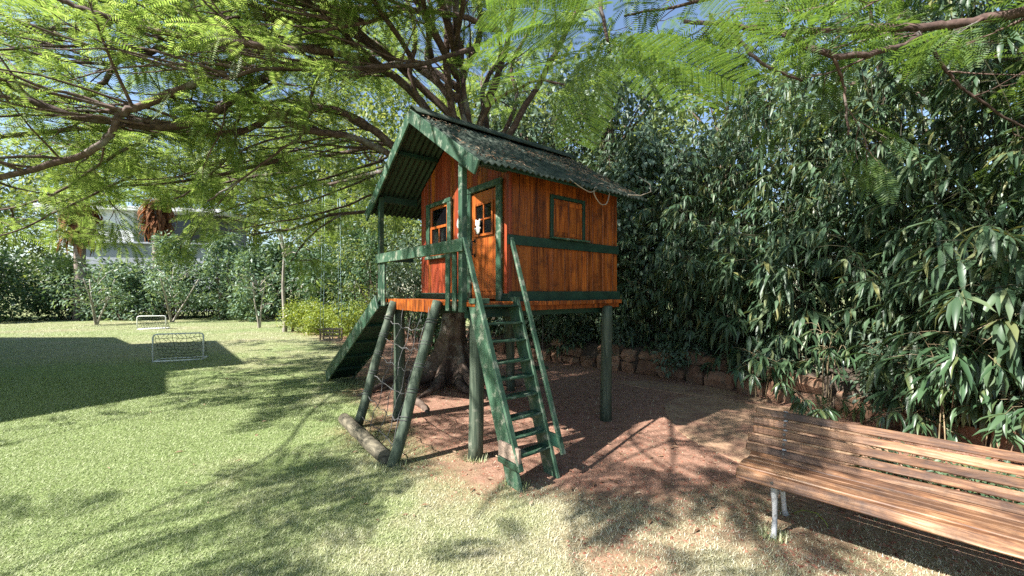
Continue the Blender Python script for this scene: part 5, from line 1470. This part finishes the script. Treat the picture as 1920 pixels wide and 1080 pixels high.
def shrub(name, label, pos, rx, ry, h, clumps, per, leafsize, mat, seed, group=None, T=DIAMOND, cat='shrub', droop=.15, clump=.42, boxy=False):
    r = np.random.default_rng(seed); rr = random.Random(seed)
    B = empty(name, Vector(pos)); tag(B, label, cat, group)
    cs, rs = [], []
    for k in range(clumps):
        if boxy:
            c = np.array([rr.uniform(-1, 1) * rx * .9, rr.uniform(-1, 1) * ry * .9, h * rr.uniform(.12, .88)]); rad = clump * min(rx, ry, h) * rr.uniform(.7, 1.1)
        else:
            zf = rr.random() ** .8; t = rr.uniform(0, 6.28); q = math.sqrt(rr.random()) * math.sqrt(max(.05, 1 - (zf * .95) ** 2.2))
            c = np.array([rx * q * math.cos(t), ry * q * math.sin(t), .1 + (h - .2) * zf]); rad = clump * min(rx, ry, h) * rr.uniform(.6, 1.15)
        cs.append(c); rs.append(rad)
    V, F = leafy_crown(cs, rs, per, leafsize, T, r, droop)
    f = link('foliage', np_mesh('foliage', V, F, M[mat]), B); f['kind'] = 'stuff'
    m = MB()
    for c in cs[:14]:
        q = Vector(c); m.tube([Vector((q.x * .25, q.y * .25, -.05)), Vector((q.x * .5, q.y * .5, q.z * .5)), q], [.022, .016, .007], 5, cap=False)
    o = m.build('stems', M['bark'], B); o['kind'] = 'stuff'
    return B

# creeper-hung trees rising behind the bamboo
CG = 'creeper covered trees behind the bamboo'
for k, (x, y, h, cr, lab) in enumerate(((0.6, 12.3, 7.4, 2.1, 'dark creeper-hung tree rising behind the far end of the playhouse roof'), (2.7, 11.0, 7.2, 1.9, 'dark creeper-hung tree with heart-shaped leaves behind the playhouse'),
                                        (4.7, 9.4, 5.0, 1.6, 'dark creeper-hung tree above the middle of the bamboo bank'), (7.0, 7.6, 7.4, 1.9, 'dark creeper-hung tree behind the bamboo near the right edge'), (8.2, 5.0, 7.2, 2.0, 'dark creeper-hung tree at the right edge of the bank'))):
    tree('creeper_tree', lab, (x, y, .4), h, cr, h * .8, 46, 260, .155, 'creeper', 700 + k, group=CG, T=OVATE, droop=.9, clump_r=(.45, .75))
# hanging creeper curtain between them
shrub('creeper_curtain', 'curtain of heart-shaped creeper leaves hanging right of the playhouse roof', (2.9, 8.9, .5), 1.3, .5, 4.6, 60, 520, .13, 'creeper', 733, T=OVATE, cat='creeper', droop=1.2, clump=.95)
shrub('creeper_curtain', 'curtain of creeper leaves hanging over the bamboo behind the playhouse post', (1.0, 9.9, .5), 1.3, .5, 4.2, 50, 520, .12, 'creeper', 734, T=OVATE, cat='creeper', droop=1.2, clump=.95)

# ------------------------------------------------------------------ far side of the garden
# shrubs and hedges
rb = random.Random(15)
k = 0
for (x, y, rx, h, mt) in sorted(((-31, 20.5, 2.6, 3.4, 'shrub'), (-28.5, 22, 2.4, 3.8, 'shrub'), (-26, 23.4, 2.2, 3.6, 'shrub'), (-23.2, 24.2, 2.0, 3.2, 'shrub'), (-20.8, 24.6, 2.0, 3.0, 'shrub'), (-18.6, 24.6, 2.0, 3.2, 'shrub'), (-16.4, 24.4, 2.0, 4.0, 'shrub'),
                          (-14.2, 24.0, 2.0, 4.2, 'shrub'), (-12.2, 23.0, 1.9, 4.0, 'shrub'), (-10.4, 21.8, 1.8, 3.8, 'shrub'), (-8.8, 20.2, 1.8, 4.0, 'shrub'), (-7.0, 18.8, 1.7, 4.2, 'shrub'), (-33.5, 18.5, 2.6, 3.2, 'shrub'), (-26.8, 20.6, 1.8, 3.6, 'shrub'), (-24.6, 22.6, 1.8, 3.0, 'shrub')), key=lambda q: q[0] / q[1]):
    shrub('hedge_shrub', ORD[k] + ' dark green shrub from the left in the far hedge beyond the lawn', (x, y, 0), rx, 1.5, h, 34, 420, .20, mt, 800 + k, group='dark shrubs at the far end of the lawn'); k += 1
# pale-leaved shrubs with spires in front of the far house
for kk, (x, y, rx, h, lab) in enumerate(((-19.2, 23.0, 1.3, 4.7, 'pale grey-green spire-topped shrub before the far white house, left one'), (-16.2, 22.8, 1.3, 4.9, 'pale grey-green spire-topped shrub before the far white house, right one'),
                                         (-14.0, 22.0, 1.4, 3.4, 'rounded pale-leaved shrub right of the two spires'), (-21.6, 22.2, 1.5, 3.0, 'loose pale-leaved shrub beside the palm trunk'))):
    shrub('pale_shrub', lab, (x, y, 0), rx, 1.2, h, 34, 520, .22, 'shrub_pale', 840 + kk, T=LEAF)
# small young trees standing on the lawn
def young(name, lab, u, v, d, h, cr, stems, tr, seed, mat='shrub_pale', spread=None, n=15):
    p = at(u, v, d); p.z = 0
    tree(name, lab, p, h, cr, h * .62, n, 300, .17, mat, seed, trunk_r=tr, trunk_mat='trunk_pale', T=LEAF, stems=stems, low=.3, clump_r=(.4, .62), spread=spread)
young('young_tree', 'young pale-leaved tree with three thin white stems near the palm trunk', 181, 609, 19.2, 2.9, 1.35, 3, .045, 860, spread=.75)
young('young_tree', 'low young tree with two wide forked stems behind the far goal', 322, 605, 20.8, 3.0, 1.6, 3, .05, 861, spread=1.1)
young('young_tree', 'young tree with two slim pale stems left of the grey trunk', 486, 614, 17.6, 2.7, 1.1, 2, .045, 862, spread=.25)
# slender grey trunk
p = at(534, 622, 15.9); p.z = 0
tree('slender_tree', 'slender single-trunked tree with grey bark by the clipped hedge', p, 4.6, .9, 1.8, 10, 300, .17, 'shrub_pale', 866, trunk_r=.085, trunk_mat='trunk_pale', T=LEAF, low=.65)
p = at(549, 621, 16.1); p.z = 0
tag(MB().tube([p, p + Vector((0.01, 0, .25)), p + Vector((.02, 0, .42))], [.06, .055, .05], 9).build('wooden_stake', M['palm_bark']), 'short wooden stake in the grass right of the slender grey trunk', 'stake')
# clipped yellow-green hedge
for kk, (u, d, rx, ry, h, lab) in enumerate(((585, 16.0, 1.0, .7, 1.15, 'left block of the clipped yellow-green hedge'), (628, 14.9, .9, .7, 1.05, 'middle block of the clipped yellow-green hedge behind the swing'), (680, 13.8, 1.0, .7, 1.1, 'right block of the clipped yellow-green hedge by the slide'))):
    p = at(u, 600, d); shrub('clipped_hedge', lab, (p.x, p.y, 0), rx, ry, h, 40, 1500, .085, 'hedge', 880 + kk, boxy=True, clump=.5, cat='hedge')
# shrubs between hedge and playhouse
for kk, (x, y, rx, h, mt, lab) in enumerate(((-4.4, 14.2, 1.5, 3.6, 'shrub', 'leafy dark shrub behind the clipped hedge'), (-2.9, 12.6, 1.3, 3.4, 'creeper', 'dark glossy shrub seen past the porch of the playhouse'), (-1.6, 11.9, 1.3, 3.2, 'creeper', 'dark shrub behind the tree trunk and net'),
                                             (-5.6, 16.2, 1.7, 4.8, 'treeleaf', 'tall light green shrub above the clipped hedge'), (-3.0, 15.0, 1.8, 5.2, 'treeleaf', 'tall light green shrub left of the playhouse roof'), (-2.1, 10.3, .7, 1.5, 'shrub', 'low leafy shrub behind the climbing net'))):
    shrub('leafy_shrub', lab, (x, y, 0), rx, 1.1, h, 34, 700, .13, mt, 900 + kk, T=LEAF)
# background trees that close the view
TG = 'broadleaf trees beyond the garden'
for kk, (x, y, h, cr) in enumerate(sorted(((-50, 38, 15, 5.6), (-43, 41, 17, 5.8), (-34.5, 42, 17, 6.0), (-25.5, 40, 18, 6.0), (-17, 36, 17, 5.6), (-11, 32, 17, 5.4), (-5.5, 27, 15, 4.8), (-1, 22, 13, 4.2), (4, 21, 13, 4.2), (9.5, 18, 11.5, 4.0), (13, 11.5, 10.5, 3.8), (-34, 20, 7, 3.2)), key=lambda q: q[0] / q[1])):
    tree('background_tree', ORD[kk] + ' tall light green tree from the left closing the view beyond the garden', (x, y, 0), h, cr, h * .84, 56, 80, .40, 'treeleaf', 950 + kk, trunk_r=.24, group=TG, clump_r=(.32, .55), low=.2)
# thick shrubs filling the bank behind the bamboo
BG = 'dark shrubs filling the bank behind the bamboo'
s_ = 0.6; kk = 0
while s_ < WALL_LEN:
    p, nr = off(s_, 3.3)
    shrub('bank_shrub', ORD[kk] + ' dark leafy shrub behind the bamboo, counted from the shade tree', (p.x, p.y, .4), 1.25, 1.0, 3.6, 32, 420, .17, 'creeper', 1200 + kk, group=BG, T=LEAF)
    s_ += 1.5; kk += 1
for kk, (al, pe, hh, lab) in enumerate(((.75, 1.20, .36, 'low dark leafy plant seen through the bench back near its free end'), (1.15, 1.15, .42, 'dark leafy plant behind the second half of the bench back'), (1.6, 1.15, .42, 'dark leafy plant behind the bench back at the right edge'), (2.0, 1.15, .42, 'dark leafy plant behind the far end of the bench'))):
    shrub('undergrowth', lab, (1.509 + .725 * al + .689 * pe, 2.707 - .689 * al + .725 * pe, 0), .30, .22, hh, 14, 2600, .10, 'bamboo', 1350 + kk, T=BLADE, cat='undergrowth', clump=.9, droop=.5)
# low leafy growth spilling over the stones
for kk, (ss, hh, lab) in enumerate(((2.1, .9, 'leafy undergrowth spilling over the wall behind the tree'), (3.3, .9, 'leafy undergrowth over the wall behind the ladder'), (4.6, .8, 'leafy undergrowth over the wall beside the far post'), (5.9, .55, 'leafy tuft over the wall above the long slab'), (7.3, .5, 'mossy leafy patch hanging over the wall by the bamboo sprout'), (8.9, .8, 'leafy undergrowth behind the bench end'), (10.2, .9, 'leafy undergrowth behind the middle of the bench'), (11.4, .9, 'leafy undergrowth behind the bench at the right edge'))):
    p, nr = off(ss, .12)
    shrub('undergrowth', lab, (p.x, p.y, .28), .62, .34, hh, 16, 2100, .085, 'creeper', 1300 + kk, T=LEAF, cat='undergrowth', clump=.75, droop=.6)

# palm with a skirt of dead fronds
def palm(lab, u, d, h, seed, skirt):
    r = random.Random(seed)
    p = at(u, 600, d); p.z = 0
    B = empty('palm_tree', p); tag(B, lab, 'palm')
    pts = [Vector((.05 * math.sin(i * .7), 0, -.1 + h * i / 12)) for i in range(13)]
    MB().tube(pts, [.34 - .10 * min(i, 4) / 4 + .012 * (i % 2) for i in range(13)], 12).build('trunk', M['palm_bark'], B)
    n = 220
    V = []; F = []
    X = []; Z = []; P = []; S = []
    for i in range(n):
        a = r.uniform(0, 6.28); z = h - r.uniform(.0, skirt)
        P.append((math.cos(a) * .3, math.sin(a) * .3, z)); el = r.uniform(-1.45, -.75)
        X.append((math.cos(a) * math.cos(el), math.sin(a) * math.cos(el), math.sin(el))); Z.append((math.cos(a), math.sin(a), .4)); L_ = r.uniform(.8, 1.6); S.append((L_, L_ * .8, L_))
    V, F = scatter(BLADE, frames(np.array(X), np.array(Z)), np.array(S), np.array(P))
    o = link('dead_skirt', np_mesh('dead_skirt', V, F, M['dead']), B); o['kind'] = 'stuff'
    X = []; Z = []; P = []; S = []
    for i in range(34):
        a = r.uniform(0, 6.28); el = r.uniform(-.3, 1.2); L_ = r.uniform(.9, 1.3)
        d_ = Vector((math.cos(a) * math.cos(el), math.sin(a) * math.cos(el), math.sin(el)))
        tip = Vector((0, 0, h + .1)) + d_ * L_
        side = d_.cross(Vector((0, 0, 1))).normalized()
        for k in range(17):
            f_ = (k / 16 - .5) * 2.6
            x = d_ * math.cos(f_) + side * math.sin(f_); x.z -= .25
            P.append(tuple(tip)); X.append(tuple(x)); Z.append((0.1, .1, 1)); S.append((.75, .45, .75))
    V, F = scatter(BLADE, frames(np.array(X), np.array(Z)), np.array(S), np.array(P))
    o = link('crown', np_mesh('crown', V, F, M['treeleaf']), B); o['kind'] = 'stuff'
palm('palm with a thick grey trunk and a brown skirt of dead fronds', 151, 22.6, 6.8, 3, 1.9)
palm('second palm with a brown dead skirt in front of the far house', 296, 27.0, 7.9, 4, 1.9)

# ------------------------------------------------------------------ buildings
def building(name, label, boxes, loc, rz=0):
    B = empty(name, loc, rz); tag(B, label, 'house')
    for (nm, c, hf, mt) in boxes: MB().cbox(c, hf, bev=.02).build(nm, M[mt], B)
    return B
fx = at(250, 470, 31)
building('far_house', 'modern white and grey house showing between the far trees', [
    ('lower_wall', (2.0, 2.6, 2.6), (5.2, 2.5, 2.62), 'grey_plaster'), ('upper_wall', (-2.6, 2.4, 6.5), (2.5, 2.2, 1.28), 'plaster'), ('upper_recess', (2.9, 3.0, 6.5), (3.0, 1.6, 1.27), 'black'),
    ('roof_slab', (0.0, 2.6, 7.92), (6.2, 2.9, .14), 'plaster'), ('terrace_edge', (1.6, 2.5, 5.30), (5.7, 2.75, .07), 'grey_plaster'),
    ('window_pane', (0.55, 1.36, 6.85), (.28, .01, .10), 'plaster'), ('window_pane', (0.55, 1.36, 6.25), (.28, .01, .10), 'plaster'), ('window_pane', (2.3, 1.36, 6.5), (.9, .015, .9), 'glass'), ('doorway', (-1.6, .09, 1.2), (.8, .02, 1.2), 'glass')],
    (fx.x, fx.y, 0), .18)
# the family house just out of view on the left: its shadow lies across the lawn
def family_house():
    B = empty('family_house', (-15, 4, 0)); tag(B, 'white flat-roofed house outside the left edge that throws a shadow across the lawn', 'house')
    plan = [(-11.44, 1.99), (-10.62, 3.38), (-12.13, 5.10), (-11.08, 5.93), (-14.82, 10.13), (-16.7, 9.21), (-19.0, 11.05), (-24, 11.0), (-24, -9), (-17.5, -8.4)]
    pl = [(x + 15, y - 4) for x, y in plan]
    MB().prism(pl, 0, 5.75).build('wall', M['plaster'], B)
    c = Vector((sum(p[0] for p in pl) / len(pl), sum(p[1] for p in pl) / len(pl)))
    MB().prism([(c.x + (p[0] - c.x) * 1.004, c.y + (p[1] - c.y) * 1.004) for p in pl], 5.752, 6.0).build('roof_slab', M['grey_plaster'], B)
    for (p, q, z) in ((pl[3], pl[4], 1.4), (pl[3], pl[4], 4.2), (pl[9], pl[0], 1.4), (pl[9], pl[0], 4.2)):
        p = Vector((*p, 0)); q = Vector((*q, 0)); d = (q - p).normalized(); nrm = Vector((d.y, -d.x, 0))
        for t in (.3, .7):
            m = p.lerp(q, t) + Vector((0, 0, z))
            if (m + nrm - Vector((c.x, c.y, z))).length < (m - Vector((c.x, c.y, z))).length: nrm = -nrm
            MB().cbox(m, (.6, .03, .65), (d, nrm, Vector((0, 0, 1))), .005).build('window_frame', M['white'], B)
            MB().cbox(m + nrm * .025, (.53, .01, .58), (d, nrm, Vector((0, 0, 1))), .002).build('window_pane', M['glass'], B)
family_house()

# ------------------------------------------------------------------ goals and swing
def goal(label, p0, p1, h, dep, r):
    p0 = Vector(p0); p1 = Vector(p1)
    d = (p1 - p0); w = d.length; ang = math.atan2(d.y, d.x)
    G = empty('football_goal', p0, ang); tag(G, label, 'goal', 'small football goals on the lawn')
    c = .07
    MB().tube([(0, 0, r), (0, 0, h - c), (.02, 0, h - .02), (c, 0, h), (w - c, 0, h), (w - .02, 0, h - .02), (w, 0, h - c), (w, 0, r)], r, 8).build('front_frame', M['white'], G)
    MB().tube([(0, 0, r), (w, 0, r)], r, 8).build('ground_bar', M['white'], G)
    MB().tube([(0, 0, r * .9), (.02, dep, r * .9), (w - .02, dep, r * .9), (w, 0, r * .9)], r * .8, 6).build('rear_frame', M['white'], G)
    m = MB(); nx = 11; nz = 7; t_ = .0032 * (1 + .05 * p0.length)
    def q(s, t): return (w * s, dep * (1 - t) + .02 * math.sin(9 * s), h * t - .05 * math.sin(math.pi * s) * math.sin(math.pi * t))
    for i in range(nx + 1):
        m.tube([q(min(max(i / nx + .05 * math.sin(3 * k + i), 0), 1), k / 8) for k in range(9)], t_, 4, cap=False)
    for j in range(1, nz): m.tube([q(k / 10, j / nz + .02 * math.sin(5 * k)) for k in range(11)], t_, 4, cap=False)
    for s in (0, 1):
        for j in range(1, 5): m.tube([(w * s, 0, h * j / 5), (w * s, dep * (1 - j / 5), h * j / 5)], t_, 4, cap=False)
    o = m.build('net', M['net'], G); o['kind'] = 'stuff'
goal('nearer small white football goal standing in the house shadow', (-8.06, 9.06, 0), (-7.20, 9.42, 0), .63, .42, .017)
goal('farther small white football goal near the far shrubs', (-15.55, 16.75, 0), (-14.62, 17.05, 0), .56, .4, .022)

def box_swing():
    p = at(621, 640, 11.4); p.z = 0
    B = empty('box_swing', p, .15); tag(B, 'brown barred toddler swing hanging on pale blue ropes beside the slide', 'swing')
    z0 = .20
    for (x, y) in ((-.25, -.14), (.0, -.14), (.25, -.14), (-.25, .14), (0, .14), (.25, .14)):
        MB().cbox((x, y, z0 + .17), (.016, .016, .17), bev=.003).build('upright', M['palm_bark'], B)
    for z in (.03, .14, .24, .33):
        for y in (-.16, .16): MB().cbox((0, y, z0 + z), (.27, .009, .014), bev=.002).build('bar', M['palm_bark'], B)
    MB().cbox((0, 0, z0 + .01), (.26, .14, .012), bev=.003).build('seat', M['palm_bark'], B)
    for x in (-.25, .25):
        for y in (-.14, .14):
            MB().tube([(x, y, z0 + .34), (x * .9, y * .9, 2.0), (x * .8, y * .8, 4.6)], .006, 5).build('rope', M['rope_blue'], B)
    o = Vector((p.x, p.y, 4.6))
    MB().tube([Vector((-1.6, .3, 4.5)), Vector((0, 0, 4.62)), Vector((1.6, -1.2, 4.7)), Vector((3.6, -3.2, 4.9))], [.03, .05, .06, .07], 8).build('carrying_branch', M['limb'], B)
box_swing()

tris = 0
for me in bpy.data.meshes:
    tris += sum(len(p.vertices) - 2 for p in me.polygons) if len(me.polygons) < 2000 else len(me.loops) - 2 * len(me.polygons)
print('TRIS', tris, 'objects', len(bpy.data.objects), 'bamboo clumps', NB)
